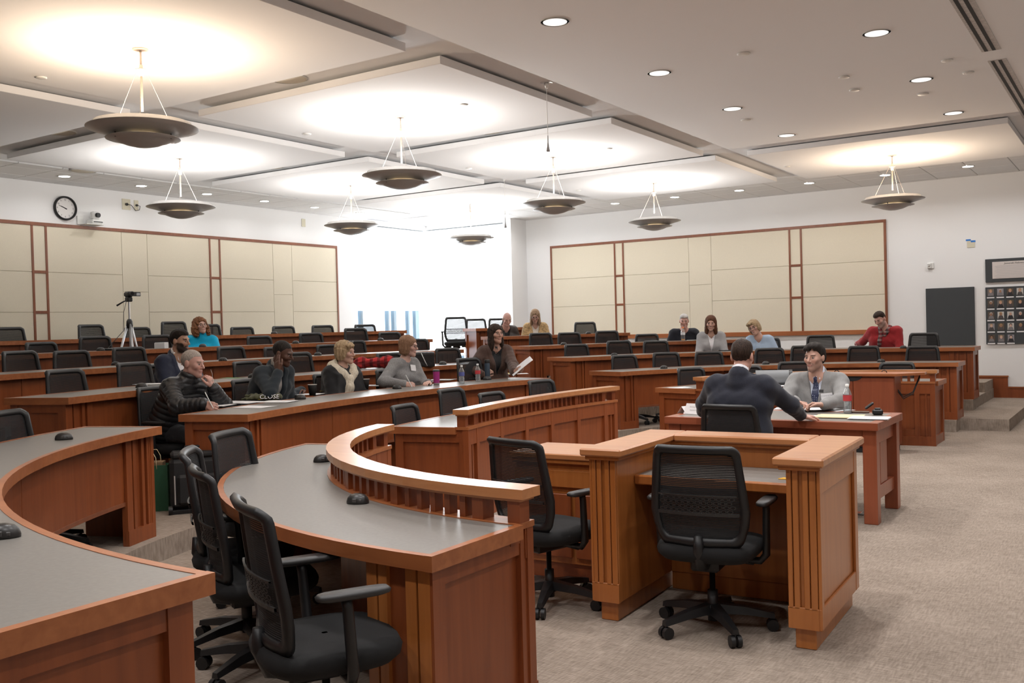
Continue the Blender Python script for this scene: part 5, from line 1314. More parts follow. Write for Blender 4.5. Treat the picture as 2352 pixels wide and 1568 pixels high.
def tie_mat():
    m, nt, b = newmat('spotted_navy_silk'); tc = nt.nodes.new('ShaderNodeTexCoord'); v = nt.nodes.new('ShaderNodeTexVoronoi'); v.inputs['Scale'].default_value = 62; v.inputs['Randomness'].default_value = .25
    nt.links.new(tc.outputs['Object'], v.inputs['Vector']); r = nt.nodes.new('ShaderNodeValToRGB'); r.color_ramp.interpolation = 'CONSTANT'; r.color_ramp.elements[1].position = .22
    r.color_ramp.elements[0].color = (.45, .48, .58, 1); r.color_ramp.elements[1].color = (.012, .018, .060, 1); nt.links.new(v.outputs['Distance'], r.inputs[0]); nt.links.new(r.outputs[0], b.inputs['Base Color']); b.inputs['Roughness'].default_value = .5; return m
TIEM = tie_mat()
NAVY = cloth('navy_suit_wool', (.016, .022, .048)); NAVY2 = cloth('midnight_suit_wool', (.012, .014, .026)); TEAL = cloth('dark_teal_suit_wool', (.010, .017, .024)); GREYS = cloth('light_grey_suit_wool', (.25, .245, .24), var=.06)
SHW = cloth('white_shirt_cotton', (.78, .78, .82), sc=500, st=.15, var=.02); BRWN = cloth('brown_tweed', (.070, .036, .026), var=.45, vs=220); BLK = cloth('black_knit', (.010, .010, .012)); GRSW = cloth('grey_marl_knit', (.23, .225, .225), var=.28, vs=120)
TURQ = cloth('turquoise_fleece', (.0, .40, .66), var=.06); LEATH = plain('dark_brown_leather', (.035, .024, .020), .45, bump=(90, .4, .004)); TAN = cloth('tan_patterned_cotton', (.46, .31, .15), var=.4, vs=45); STRIPE = cloth('cream_knit', (.72, .66, .58))
DNAV = cloth('dark_navy_knit', (.012, .015, .024)); CARD = cloth('light_grey_cardigan', (.36, .36, .37), var=.06); PBLUE = cloth('pale_blue_knit', (.38, .50, .66), var=.05); REDS = cloth('red_wool_sweater', (.33, .018, .024), var=.12); PUFF = plain('black_puffer_nylon', (.016, .016, .018), .38, bump=(60, .25, .004)); CREAM = cloth('cream_top', (.70, .66, .60))
H_GREYB = hair_mat('short_silver_hair', (.28, .24, .21), (.50, .45, .41)); H_BLK = hair_mat('black_hair', (.008, .006, .005), (.030, .022, .018)); H_DKB = hair_mat('dark_brown_hair', (.014, .009, .007), (.055, .032, .022)); H_AUB = hair_mat('auburn_curls', (.10, .035, .014), (.28, .12, .05)); H_BLD = hair_mat('blonde_hair', (.26, .17, .09), (.58, .44, .28)); H_RBR = hair_mat('light_reddish_hair', (.17, .09, .05), (.36, .21, .13)); H_WHT = hair_mat('white_hair', (.45, .43, .41), (.72, .70, .68)); H_MBR = hair_mat('brown_hair', (.07, .028, .016), (.17, .075, .04)); H_ASH = hair_mat('ash_blonde_hair', (.20, .12, .07), (.45, .31, .20))
FAIR = (.56, .34, .265); PINK = (.58, .33, .27); OLV = (.42, .245, .17); DARK = (.115, .052, .034)
def P(key, *a, **k): PEOPLE[key] = person(*a, **k); return PEOPLE[key]
Z2 = zrow(2)+.75
# --- second row, middle block
h = on_row(2, 'C', 441, 834, .40)
m1 = h+V3(.125, .02, -.075)
p = P('puffer', 'silver-haired man in a black puffer jacket writing, one hand at his mouth', h, zrow(2), D(8), D(20), lean_f=.50, hpitch=D(-8), skin=PINK, hair='buzz', hairm=H_GREYB, top='puffer', topm=PUFF, bulk=1.0, sw=.180,
  rh=dict(w=V3(-6.50, 5.20, Z2+.05), f=nrm(dirw(12)+V3(0, 0, -.25)), n=nrm(dirw(80)-UP*.4), c=(.75, .8, .85, .9), t=.9, pole=V3(-.5, -.6, -.6)),
  lh=dict(w=m1+V3(.045, .05, -.14), f=nrm(V3(-.25, -.18, 1)), n=nrm(V3(-1, -.3, -.1)), c=(.75, .7, .75, .8), t=.6, pole=V3(.2, .8, -1)), brow=(.30, .22, .17), res=.011, rf=.0048)
h = on_row(2, 'C', 649, 810, .22)
ck = h+V3(.015, -.092, -.045)
p = P('teal', 'man in a dark teal suit resting his cheek on one hand, eyes down', h, zrow(2), D(6), D(24), lean_f=.42, hpitch=D(-20), hroll=D(8), skin=DARK, lips=(.10, .045, .035), brow=(.015, .01, .008), hair='buzz', hairm=hair_mat('cropped_black_hair', (.010, .008, .007), (.035, .028, .025)), top='suit', topm=TEAL, shirtm=cloth('pale_check_shirt', (.30, .28, .26)), bulk=1.14, sw=.19,
  rh=dict(w=ck+V3(.055, -.035, -.125), f=nrm(V3(-.30, .16, 1)), n=nrm(V3(.1, 1, .1)), c=(.12, .10, .12, .2), t=.2, pole=V3(.9, -.25, -.7)),
  lh=dict(w=atz(672, 905, Z2-.0)+V3(.02, .12, .035), f=nrm(V3(.35, -.9, 0)), n=V3(0, 0, -1), c=(.3,)*4, t=.3), res=.011, rf=.0048)
h = on_row(2, 'C', 792, 809, .26)
p = P('fur', 'blonde woman in a dark cape with a cream fur collar', h, zrow(2), D(-4), D(16), lean_f=.12, hpitch=D(-4), skin=FAIR, lips=(.46, .20, .18), hair='layer', hairm=H_BLD, top='cape', topm=BLK, sw=.16, female=True, hs=.97, brow=(.28, .18, .1),
  rh=None, lh=None, res=.012, rf=.005)
h = on_row(2, 'C', 939, 794, .16)
p = P('greysweater', 'young woman in a grey wool sweater with glasses and a name tag, writing', h, zrow(2), D(-6), D(18), lean_f=.18, hpitch=D(-8), skin=(.62, .38, .31), hair='bob', hairm=H_RBR, top='sweater', topm=GRSW, sw=.155, female=True, bulk=1.08, hs=.97, glasses=GLSF, brow=(.25, .14, .09),
  rh=dict(w=atz(1010-82, 882, Z2+.03)+V3(.0, .03, 0), f=nrm(V3(.9, .1, -.1)), n=nrm(V3(0, .8, -.5)), c=(.7, .75, .8, .8), t=.8, pole=V3(-.3, -.9, -.5)),
  lh=dict(w=atz(985, 878, Z2+.03), f=nrm(V3(.3, -.9, 0)), n=V3(0, 0, -1), c=(.3,)*4, t=.3), res=.012, rf=.005)
h = on_row(2, 'C', 1140, 767, .16)
wl = atx(1180, 855, h[0]+.42)
p = P('blazer', 'dark-haired woman in a brown tweed blazer holding up a sheet of paper', h, zrow(2), D(-38), D(-24), lean_f=.10, hpitch=D(2), skin=(.46, .26, .19), lips=(.36, .13, .11), hair='long', hairm=H_DKB, top='jacket', topm=BRWN, shirtm=BLK, turtle=True, sw=.165, female=True, hs=1.0, brow=(.03, .018, .012),
  rh=dict(w=atz(1108, 862, Z2+.05)+V3(0, .03, 0), f=nrm(V3(.55, .1, .35)), n=nrm(V3(.2, .8, .0)), c=(.6, .65, .7, .7), t=.7, pole=V3(-.8, -.5, -.5)),
  lh=dict(w=wl, f=nrm(V3(.75, .35, .15)), n=nrm(V3(-.3, .6, .8)), c=(.45,)*4, t=.5, pole=V3(.1, .9, -.7)), res=.012, rf=.005)
# --- third row
h = on_row(3, 'C', 413, 783, .20)
p = P('beard', 'bearded man in a navy suit and open white shirt', h, zrow(3), D(4), D(20), lean_f=.12, hpitch=D(-4), skin=OLV, hair='short', hairm=H_BLK, top='suit', topm=NAVY, shirtm=SHW, beard=(.015, .011, .009, .95), sw=.19, bulk=1.1, brow=(.012, .008, .006), res=.013, rf=.0055)
# --- fifth row
h = on_row(5, 'C', 460, 748, .16)
p = P('turq', 'woman with auburn curls and glasses in a turquoise fleece', h, zrow(5), D(-32), D(-14), lean_f=.10, hpitch=D(8), hroll=D(4), skin=FAIR, hair='curly', hairm=H_AUB, top='fleece', topm=TURQ, sw=.165, female=True, bulk=1.08, glasses=GLSF, res=.016, rf=.0075, legs=False)
# --- right block
h = on_row(5, 'R', 1163, 733, .10)
p = P('leather', 'balding man in a dark leather jacket looking down', h, zrow(5), D(-30), D(-38), lean_f=.28, hpitch=D(-24), skin=PINK, hair='bald', hairm=H_GREYB, top='jacket', topm=LEATH, shirtm=BLK, turtle=True, sw=.19, bulk=1.12, res=.017, rf=.008, legs=False)
h = on_row(5, 'R', 1228, 726, .12)
p = P('tan', 'woman in a tan patterned jacket and glasses, looking down', h, zrow(5), D(-56), D(-60), lean_f=.18, hpitch=D(-22), skin=FAIR, hair='long', hairm=H_ASH, top='jacket', topm=TAN, shirtm=STRIPE, sw=.165, female=True, bulk=1.08, glasses=GLSF, res=.017, rf=.008, legs=False)
h = on_row(4, 'R', 1571, 737, .12)
p = P('white', 'white-haired man in a dark sweater leaning on the desk', h, zrow(4), D(-60), D(-66), lean_f=.40, hpitch=D(-10), skin=PINK, hair='short', hairm=H_WHT, top='sweater', topm=DNAV, sw=.20, bulk=1.1, brow=(.25, .2, .17), res=.016, rf=.0075, legs=False)
h = on_row(3, 'R', 1633, 742, .14)
p = P('cardigan', 'woman with straight brown hair in a light grey cardigan over a white top', h, zrow(3), D(-66), D(-70), lean_f=.12, hpitch=D(-8), skin=FAIR, hair='long', hairm=H_MBR, top='cardigan', topm=CARD, shirtm=SHW, sw=.165, female=True, bulk=1.04, res=.016, rf=.0075, legs=False)
h = on_row(3, 'R', 1731, 752, .12)
p = P('blue', 'woman with short blonde hair and dark glasses in pale blue, tilting her head', h, zrow(3), D(-72), D(-92), lean_f=.20, lean_r=.30, hpitch=D(-8), hroll=D(20), skin=FAIR, hair='layer', hairm=H_BLD, top='cardigan', topm=PBLUE, shirtm=PBLUE, sw=.16, female=True, glasses=GLSF, res=.016, rf=.0075, legs=False)
h = on_row(3, 'R', 2022, 733, .08)
p = P('red', 'man in a red sweater and plaid scarf bending over his notes', h, zrow(3), D(-88), D(-110), lean_f=.35, lean_r=-.12, hpitch=D(-26), hroll=D(10), skin=PINK, hair='short', hairm=H_DKB, top='sweater', topm=REDS, beard=(.30, .25, .22, .6), sw=.20, bulk=1.12,
  rh=dict(w=atz(1968, 790, zrow(3)+.79), f=nrm(V3(.3, -.8, -.1)), n=nrm(V3(.6, 0, -.6)), c=(.7,)*4, t=.8), res=.016, rf=.0075, legs=False)
# --- hearing table
h = V3(*aty(1705, 818, 6.86))
p = P('back', 'dark-haired man in a midnight blue suit seated with his back to the camera', h, 0, D(88), D(92), lean_f=.10, hpitch=D(-8), skin=(.55, .30, .23), hair='short', hairm=H_DKB, top='suit', topm=NAVY2, shirtm=SHW, sw=.205, bulk=1.16,
  rh=dict(w=atz(1840, 955, .79), f=nrm(V3(.75, .6, -.1)), n=V3(0, 0, -1), c=(.35, .3, .3, .35), t=.3, pole=V3(.9, -.5, -.4)),
  lh=dict(w=V3(-2.95, 7.2, .80), f=nrm(V3(.3, .9, 0)), n=V3(0, 0, -1), c=(.3,)*4, t=.3), res=.011, rf=.0048)
h = V3(*aty(1871, 820, 8.42))
p = P('grey', 'young man in a light grey suit and spotted navy tie with a lapel microphone', h, 0, D(-88), D(-104), lean_f=.10, hpitch=D(-3), skin=(.54, .315, .24), hair='swept', hairm=H_BLK, top='suit', topm=GREYS, shirtm=cloth('pale_blue_shirt', (.66, .70, .80), sc=500, st=.15, var=.02), tiem=TIEM, beard=(.16, .09, .065, .45), sw=.20, bulk=1.04,
  rh=dict(w=aty(1828, 924, 8.02), f=nrm(V3(.75, -.35, .0)), n=nrm(V3(.2, -.3, -.9)), c=(.55, .55, .6, .6), t=.6, pole=V3(-.8, .2, -.5)),
  lh=dict(w=aty(1890, 930, 8.0), f=nrm(V3(-.85, -.3, .05)), n=nrm(V3(0, -.4, -.8)), c=(.55, .55, .6, .6), t=.6, pole=V3(.8, .2, -.5)), res=.011, rf=.0048)

# the chairs they sit on
for key, lab in (('turq', 'black mesh chair the woman in turquoise sits on'), ('beard', 'black mesh chair the bearded man sits on'), ('puffer', 'black mesh chair the man in the puffer jacket sits on'), ('teal', 'black mesh chair the man in dark teal sits on'),
  ('fur', 'black mesh chair the fur-collared woman sits on'), ('greysweater', 'black mesh chair the woman in the grey sweater sits on'), ('blazer', 'black mesh chair the woman in the brown blazer sits on'), ('cardigan', 'black mesh chair the woman in the grey cardigan sits on'),
  ('blue', 'black mesh chair the woman in pale blue sits on'), ('red', 'black mesh chair the man in red sits on'), ('white', 'black mesh chair the white-haired man sits on'), ('leather', 'black mesh chair the man in the leather jacket sits on'), ('tan', 'black mesh chair the woman in tan sits on'),
  ('back', 'black mesh chair the man with his back turned sits on'), ('grey', 'black mesh chair the man in the grey suit sits on')):
    p = PEOPLE[key]; fz = p['org'][2]; f2 = p['fw']; c = p['pel']+f2*.06
    chair(float(c[0]), float(c[1]), float(fz), math.atan2(f2[1], f2[0]), lab, -.025)
# ------------------------------------------------------------------ small things on desks
def dz(row): return zrow(row)+.7505
# power and microphone pods on the desks
POD = plain('dark_pod_plastic', (.022, .020, .019), .38); PODR = plain('pod_face', (.055, .05, .048), .45)
pm = MB(); 
def podsec(w, l, z, n=20): return [(w*math.cos(2*math.pi*k/n), l*math.sin(2*math.pi*k/n), z) for k in range(n)]
secs = [podsec(.072, .052, 0), podsec(.073, .053, .012), podsec(.066, .047, .035), podsec(.048, .034, .053), podsec(.02, .014, .061)]
v = [p for s_ in secs for p in s_]; f = [tuple(range(19, -1, -1)), tuple(80+i for i in range(20))]
for k in range(4):
    for i in range(20): f.append((k*20+i, k*20+(i+1) % 20, (k+1)*20+(i+1) % 20, (k+1)*20+i))
pod_me = pm.add(v, f, True).mesh('pod_shell'); pod_me.materials.append(POD)
sock = MB().cbox(-.014, .014, -.058, -.046, .012, .036, .003).mesh('socket'); sock.materials.append(PODR)
sock2 = MB().cbox(.026, .044, -.047, -.036, .012, .03, .003).mesh('port'); sock2.materials.append(PODR)
def pod(px, py, row, lab, face=None):
    p = atz(px, py+5, dz(row)-(.01 if row == 2 else 0)) if row < 5 else None
    if p is None:
        q = on_row(row, lab[1], px, py, -.33); p = (q[0], q[1], dz(row))
    lab = lab if isinstance(lab, str) else lab[0]
    an = math.atan2(-p[1], -p[0])+math.pi/2+random.uniform(-.5, .5)
    t = thing('desk_pod', lab, 'power pod', (float(p[0]), float(p[1]), dz(row)), an, 'dome power pods on the desks')
    t.scale = (.72, .72, .72)
    link('pod_shell', pod_me, t); link('socket', sock, t); link('port', sock2, t)
for a in [(147, 1008, 2, 'dark dome power pod on the near curved desk, towards its far end'), (8, 1236, 2, 'dark dome power pod cut by the left edge of the picture'), (740, 1055, 1, 'dark dome power pod tucked behind the curved balustrade rail'), (822, 1150, 1, 'dark dome power pod in front of the near balustrade'),
  (325, 885, 3, 'dark dome power pod beside white papers in the third row'), (581, 862, 3, 'dark dome power pod left of the dark teal suit'), (1017, 832, 3, 'dark dome power pod below the empty chair beside the handbag'),
  (690, 914, 2, 'dark dome power pod beside the left black cup'), (912, 890, 2, 'dark dome power pod in front of the grey sweater'), (1119, 869, 2, 'dark dome power pod at the foot of the dark blue flask'),
  (266, 834, 4, 'dark dome power pod in the fourth row, left of the bearded man'), (512, 824, 4, 'dark dome power pod in the fourth row, right of the puffer jacket man'), (730, 811, 4, 'dark dome power pod in the fourth row, left of the fur collar'),
  (1411, 812, 3, 'dark dome power pod in the right block third row near the aisle'), (1525, 843, 2, 'dark dome power pod in the right block second row, left of the suited men'), (1759, 833, 2, 'dark dome power pod between the heads of the two suited men'), (2024, 828, 2, 'dark dome power pod in the right block second row near its front end'),
  (2075, 795, 3, 'dark dome power pod right of the man in red'), (1295, 787, 4, 'dark dome power pod in the right block fourth row near the aisle'), (1440, 781, 4, 'dark dome power pod in the right block fourth row, left of the white-haired man'),
  (463, 792, 5, ('dark dome power pod in front of the turquoise fleece', 'C')), (676, 783, 5, ('dark dome power pod in the fifth row above the dark teal suit', 'C')), (873, 777, 5, ('dark dome power pod in the fifth row near the window end', 'C')), (228, 800, 5, ('dark dome power pod in the fifth row below the camcorder cable', 'C')),
  (628, 762, 6, ('dark dome power pod on the back row', 'C')), (1351, 763, 5, ('dark dome power pod in the right block fifth row', 'R'))]: pod(*a)
# papers ---------------------------------------------------------------------
def sheet(px, py, row, w, l, ang, lab, mat=PAPER, name='paper_sheet', cat='paper', dzz=0.0, grp='loose papers', z=None, n=1, lines=False):
    zm = -.022 if row == 2 and px < 1300 else 0
    z = dz(row) if z is None else z; p = atz(px, py, z+zm); t = thing(name, lab, cat, (float(p[0]), float(p[1]), z+dzz), math.radians(ang), grp); t['localspace'] = 1
    for i in range(n):
        m = MB(); nn = 5; rr = random.Random(int(px)+i); o = rr.uniform(-.012, .012)
        vs = []; 
        for k in range(nn):
            u = -.5+k/(nn-1); hh = .0012+.003*i+.004*abs(u)**2*rr.random()
            vs += [(u*l+o, -w/2+o, hh), (u*l+o, w/2+o, hh+.002*rr.random())]
        fs = [(2*k, 2*k+2, 2*k+3, 2*k+1) for k in range(nn-1)]
        vs2 = [(a, b, c-.001) for a, b, c in vs]; fs2 = [tuple(reversed([q+2*nn for q in f_])) for f_ in fs]
        m.add(vs+vs2, fs+fs2).build('sheet', mat, t)
        if lines and i == n-1:
            mm = MB()
            for k in range(7): mm.add([(-.36*l, -w*.38+w*.11*k, .0075), (.36*l-.02*(k % 3), -w*.38+w*.11*k, .0075), (.36*l-.02*(k % 3), -w*.36+w*.11*k, .0075), (-.36*l, -w*.36+w*.11*k, .0075)], [(0, 1, 2, 3)])
            mm.build('print_lines', PAPERG, t)
    return t
sheet(492, 938, 2, .22, .29, 20, 'open white notepad under the writing hand of the puffer jacket man', n=3)
sheet(548, 930, 2, .25, .40, 8, 'spread white papers beside the open notepad', n=2, lines=True)
sheet(590, 940, 2, .20, .32, 6, 'single white sheet at the desk edge beside the papers', n=1)
sheet(640, 928, 2, .21, .33, 14, 'white papers in front of the lettered cloth bundle', n=2)
sheet(588, 925, 2, .06, .12, 14, 'small yellow note among the white papers', YELLOW, 'sticky_note', 'note', .010)
sheet(712, 910, 2, .20, .26, 20, 'white sheet beneath the arm of the dark teal suit', n=1)
sheet(752, 903, 2, .07, .15, 10, 'yellow note beside the left black cup', YELLOW, 'sticky_note', 'note', .002)
sheet(862, 890, 2, .21, .28, 20, 'white papers beside the right black cup', n=2)
sheet(898, 886, 2, .16, .24, 25, 'open book lying left of the grey sweater', n=3, name='book', cat='book')
sheet(965, 882, 2, .22, .30, 20, 'white sheet under the hands of the grey sweater woman', n=1, lines=True)
sheet(1015, 877, 2, .22, .32, 15, 'stack of white papers right of the magenta tumbler', n=3)
sheet(1090, 872, 2, .2, .27, 10, 'white sheet beside the two water bottles', n=1)
sheet(1150, 862, 2, .21, .30, 25, 'yellow legal pad in front of the brown blazer', YELLOW, 'legal_pad', 'notepad', n=2)
sheet(1188, 862, 2, .21, .28, 40, 'white sheet right of the yellow legal pad', n=1)
sheet(352, 882, 3, .21, .30, 15, 'white papers in the third row beside the power pod', n=2)
sheet(530, 868, 3, .12, .26, 10, 'thin green folder in the third row', plain('green_folder', (.10, .26, .10), .7), 'folder', 'folder')
sheet(1562, 890, 1, .18, .26, 60, 'white sheet on the left end of the far balustraded desk', n=1)
sheet(1792, 886, 1, .20, .28, 40, 'white sheet beside the grey drum-shaped case', n=1)
# the sheet held by the woman in the blazer
b = PEOPLE['blazer']; hp_ = b['wL']; ax = nrm(V3(.62, .40, .66)); ay = nrm(np.cross(ax, V3(-.5, -.6, .55))); c = hp_+ax*.12
vs = []; 
for i in range(6):
    u = -.15+.30*i/5; bend = .02*(i/5)**2
    for w_ in (-.105, .105): vs.append(c+ax*u+ay*w_+np.cross(ax, ay)*bend)
fs = [(2*i, 2*i+2, 2*i+3, 2*i+1) for i in range(5)]
vs2 = [q+np.cross(ax, ay)*.0015 for q in vs]
o = MB().add(vs+vs2, fs+[tuple(reversed([q+12 for q in f_])) for f_ in fs]).build('paper_sheet', PAPER); tag(o, 'white sheet of paper held up by the woman in the blazer', 'paper', 'loose papers')
# bottles, cups, flasks --------------------------------------------------------
def place(px, py, row=None, z=None):
    zm = -.018 if row == 2 and px < 1300 else 0
    z = dz(row) if z is None else z; p = atz(px, py, z+zm); return float(p[0]), float(p[1]), z
LABR = plain('red_bottle_label', (.55, .05, .06), .5); LABB = plain('blue_bottle_label', (.10, .12, .36), .5); LABG = plain('green_orange_label', (.30, .42, .16), .5, var=.4, vscale=60)
LABW = plain('white_bottle_label', (.72, .72, .74), .5)
def bottle(px, py, lab, row=None, z=None, h=.205, r=.032, label=LABR, cap=WHITEP, liquid=.45, lz=(.42, .62), drink=None):
    x, y, z = place(px, py, row, z); t = local(thing('water_bottle', lab, 'bottle', (x, y, z), 0, 'drink bottles')); s = h/.205
    prof = [(.0, .002), (r*.85, .0), (r, .008*s)]
    for k in range(6): prof += [(r*.94, (.016+.014*k)*s), (r, (.023+.014*k)*s)]
    prof += [(r, .128*s), (r*.95, .138*s), (r*.62, .165*s), (r*.40, .18*s), (r*.38, .192*s)]
    MB().lathe(prof, 20, close=False).build('bottle_body', PET, t)
    MB().lathe([(.0, .004), (r*.82, .004), (r*.88, .012*s), (r*.88, h*liquid), (.0, h*liquid)], 18, close=False).build('drink', drink or WATER, t)
    MB().lathe([(r*1.015, h*lz[0]), (r*1.015, h*lz[1])], 20, close=False).build('bottle_label', label, t)
    MB().lathe([(r*.44, .187*s), (r*.44, .203*s), (r*.3, .205*s), (.0, .205*s)], 16, close=False).build('cap', cap, t)
    return t
bottle(1947, 948, 'tall clear water bottle with a red label on the hearing table', z=.7525, h=.235, r=.034)
bottle(1061, 884, 'clear water bottle with a blue label left of the brown blazer', 2, h=.205, label=LABB)
bottle(1098, 879, 'clear water bottle with a red label beside the dark blue flask', 2, h=.205, label=LABR)
bottle(812, 899, 'short clear bottle with a green and orange label in front of the fur collar', 2, h=.135, r=.033, label=LABG, lz=(.25, .62))
bottle(383, 872, 'clear water bottle with a red label beside the bearded man', 3, h=.20, label=LABR)
bottle(1605, 806, 'clear water bottle left of the grey cardigan', 3, h=.17, label=LABW)
bottle(1569, 782, 'clear sports drink bottle with an orange cap', 4, h=.235, r=.038, label=LABW, cap=plain('orange_cap', (.80, .20, .03), .5), liquid=.12, drink=plain('orange_drink', (.85, .35, .04), .3))
CUP = plain('black_paper_cup', (.012, .012, .012), .55)
for i, (px, py, lab) in enumerate(((718, 912, 'black paper cup beside the dark teal suit'), (840, 897, 'black paper cup right of the fur-collared woman'))):
    x, y, z = place(px, py, 2); t = local(thing('paper_cup', lab, 'cup', (x, y, z), 0, 'black paper cups'))
    MB().lathe([(.0, .001), (.030, .0), (.043, .105), (.0425, .106), (.030, .006), (.0, .005)], 24, close=False).build('cup_wall', CUP, t)
    MB().path([(.0435*math.cos(a), .0435*math.sin(a), .106) for a in np.linspace(0, 2*math.pi, 25)], .0025, 6).build('rim', plain('cup_rim%d' % i, (.72, .68, .62), .6), t)
x, y, z = place(1003, 887, 2); t = local(thing('travel_tumbler', 'magenta travel tumbler with a dark lid in front of the grey sweater', 'tumbler', (x, y, z)))
MB().lathe([(.0, 0), (.032, 0), (.034, .02)], 24, close=False).build('steel_base', METAL, t)
MB().lathe([(.034, .02), (.0375, .14), (.037, .148)], 24, close=False).build('tumbler_body', plain('magenta_enamel', (.36, .03, .20), .35), t)
MB().lathe([(.039, .148), (.039, .162), (.03, .168), (.0, .168)], 24, close=False).build('lid', GREYP, t)
x, y, z = place(1120, 875, 2); t = local(thing('vacuum_flask', 'slim dark blue vacuum flask in front of the brown blazer', 'flask', (x, y, z)))
FL = plain('dark_blue_enamel', (.03, .05, .075), .4)
MB().lathe([(.0, 0), (.031, 0), (.032, .006), (.032, .19), (.030, .197)], 24, close=False).build('flask_body', FL, t)
MB().lathe([(.030, .197), (.032, .20), (.032, .235), (.029, .24), (.0, .24)], 24, close=False).build('lid', GREYP, t)
# knitted bundle with lettering
x, y, z = place(612, 923, 2)
OLIVE = cloth('olive_knit', (.075, .075, .035), sc=160, st=.9, var=.3)
t = local(thing('gloves', 'pair of olive gloves with white lettering on the second-row desk', 'gloves', (x, y, z), math.radians(33)))
pr = union([(ellip((0.02, 0, .032), (.125, .055, .034)), 0), (ellip((-.09, -.01, .028), (.06, .05, .028)), .02), (ellip((-.13, .01, .018), (.04, .035, .018)), .015), (ellip((.10, .0, .03), (.05, .05, .030)), .02), (cone((-.10, .02, .05), (-.20, .03, .040), .017, .013), .012), (cone((-.10, -.02, .03), (-.215, -.02, .016), .016, .012), .012), (cone((-.08, -.045, .03), (-.16, -.055, .018), .016, .013), .012)])
sdf_object('glove_body', lambda P_: np.maximum(pr(P_)+.003*np.sin(P_[:, 0]*120+P_[:, 2]*60), -P_[:, 2]), (-.24, -.09, -.004), (.18, .09, .08), .007, OLIVE, t)
me = textmesh('CLOSE', .062, 'CENTER', .001); o = link('lettering', me, t, SHW); o.location = (.045, -.060, .034); o.rotation_euler = (math.radians(62), 0, 0)
MB().lathe([(.0, 0), (.013, 0), (.013, .002), (.0, .002)], 14, close=False).xform(Matrix.Translation((.045, -.048, .058)) @ Matrix.Rotation(math.radians(55), 4, 'X')).build('yellow_dot', YELLOW, t)
# red plaid scarf and quilted handbag on the third-row desk
def plaid_mat(name, c1, c2, c3, sc=14):
    m, nt, b = newmat(name); tc = nt.nodes.new('ShaderNodeTexCoord'); sp = nt.nodes.new('ShaderNodeSeparateXYZ'); nt.links.new(tc.outputs['Object'], sp.inputs[0])
    outs = []
    for ax in ('X', 'Z'):
        mu = nt.nodes.new('ShaderNodeMath'); mu.operation = 'MULTIPLY'; mu.inputs[1].default_value = sc; nt.links.new(sp.outputs[ax], mu.inputs[0])
        fr = nt.nodes.new('ShaderNodeMath'); fr.operation = 'FRACT'; nt.links.new(mu.outputs[0], fr.inputs[0])
        gt = nt.nodes.new('ShaderNodeMath'); gt.operation = 'GREATER_THAN'; gt.inputs[1].default_value = .58; nt.links.new(fr.outputs[0], gt.inputs[0]); outs.append(gt)
    m1 = nt.nodes.new('ShaderNodeMix'); m1.data_type = 'RGBA'; m1.inputs['A'].default_value = (*c1, 1); m1.inputs['B'].default_value = (*c2, 1); nt.links.new(outs[0].outputs[0], m1.inputs['Factor'])
    m2 = nt.nodes.new('ShaderNodeMix'); m2.data_type = 'RGBA'; m2.inputs['B'].default_value = (*c3, 1); nt.links.new(m1.outputs['Result'], m2.inputs['A']); 
    h = nt.nodes.new('ShaderNodeMath'); h.operation = 'MULTIPLY'; h.inputs[1].default_value = .6; nt.links.new(outs[1].outputs[0], h.inputs[0]); nt.links.new(h.outputs[0], m2.inputs['Factor'])
    nt.links.new(m2.outputs['Result'], b.inputs['Base Color']); b.inputs['Roughness'].default_value = .95; return m
RPL = plaid_mat('red_plaid_wool', (.42, .022, .022), (.16, .008, .010), (.05, .006, .008), 11)
x, y, z = place(858, 846, 3); t = local(thing('plaid_scarf', 'crumpled red plaid scarf on the third-row desk behind the fur-collared woman', 'scarf', (x, y, z), math.radians(33)))
pr2 = union([(ellip((-.14, 0, .075), (.11, .08, .072)), 0), (ellip((.03, .02, .07), (.12, .08, .062)), .03), (ellip((.17, 0, .075), (.11, .09, .085)), .03), (ellip((-.19, -.03, .045), (.10, .07, .045)), .02), (ellip((.25, -.02, .05), (.07, .06, .05)), .02)])
sdf_object('scarf_folds', lambda P_: np.maximum(pr2(P_)+.008*np.sin(P_[:, 0]*55+4*np.sin(P_[:, 2]*35))*np.sin(P_[:, 2]*50+P_[:, 0]*20), -P_[:, 2]), (-.34, -.14, -.006), (.36, .14, .19), .011, RPL, t)
x, y, z = place(972, 842, 3); t = local(thing('quilted_handbag', 'black quilted handbag with a chain strap beside the grey sweater', 'handbag', (x, y, z), math.radians(40)))
QL = plain('black_quilted_leather', (.014, .012, .012), .35)
def bagf(P_):
    q = np.abs(P_-np.array([0, 0, .085]))-np.array([.125, .035, .078]); d = np.linalg.norm(np.maximum(q, 0), axis=1)+np.minimum(q.max(1), 0)-.018
    a = np.abs(np.sin((P_[:, 0]+P_[:, 2])*62)); c = np.abs(np.sin((P_[:, 0]-P_[:, 2])*62)); return np.maximum(d-.004*np.minimum(a, c)**.5, -P_[:, 2])
sdf_object('bag_body', bagf, (-.17, -.08, -.004), (.17, .08, .20), .0075, QL, t)
MB().cbox(-.13, .13, -.058, -.052, .07, .16, .006).build('flap_edge', QL, t)
MB().path([(-.02, -.05, .17), (.0, -.07, .12), (.03, -.075, .05), (.05, -.08, .01)], .006, 6).build('chain_strap', METAL, t)
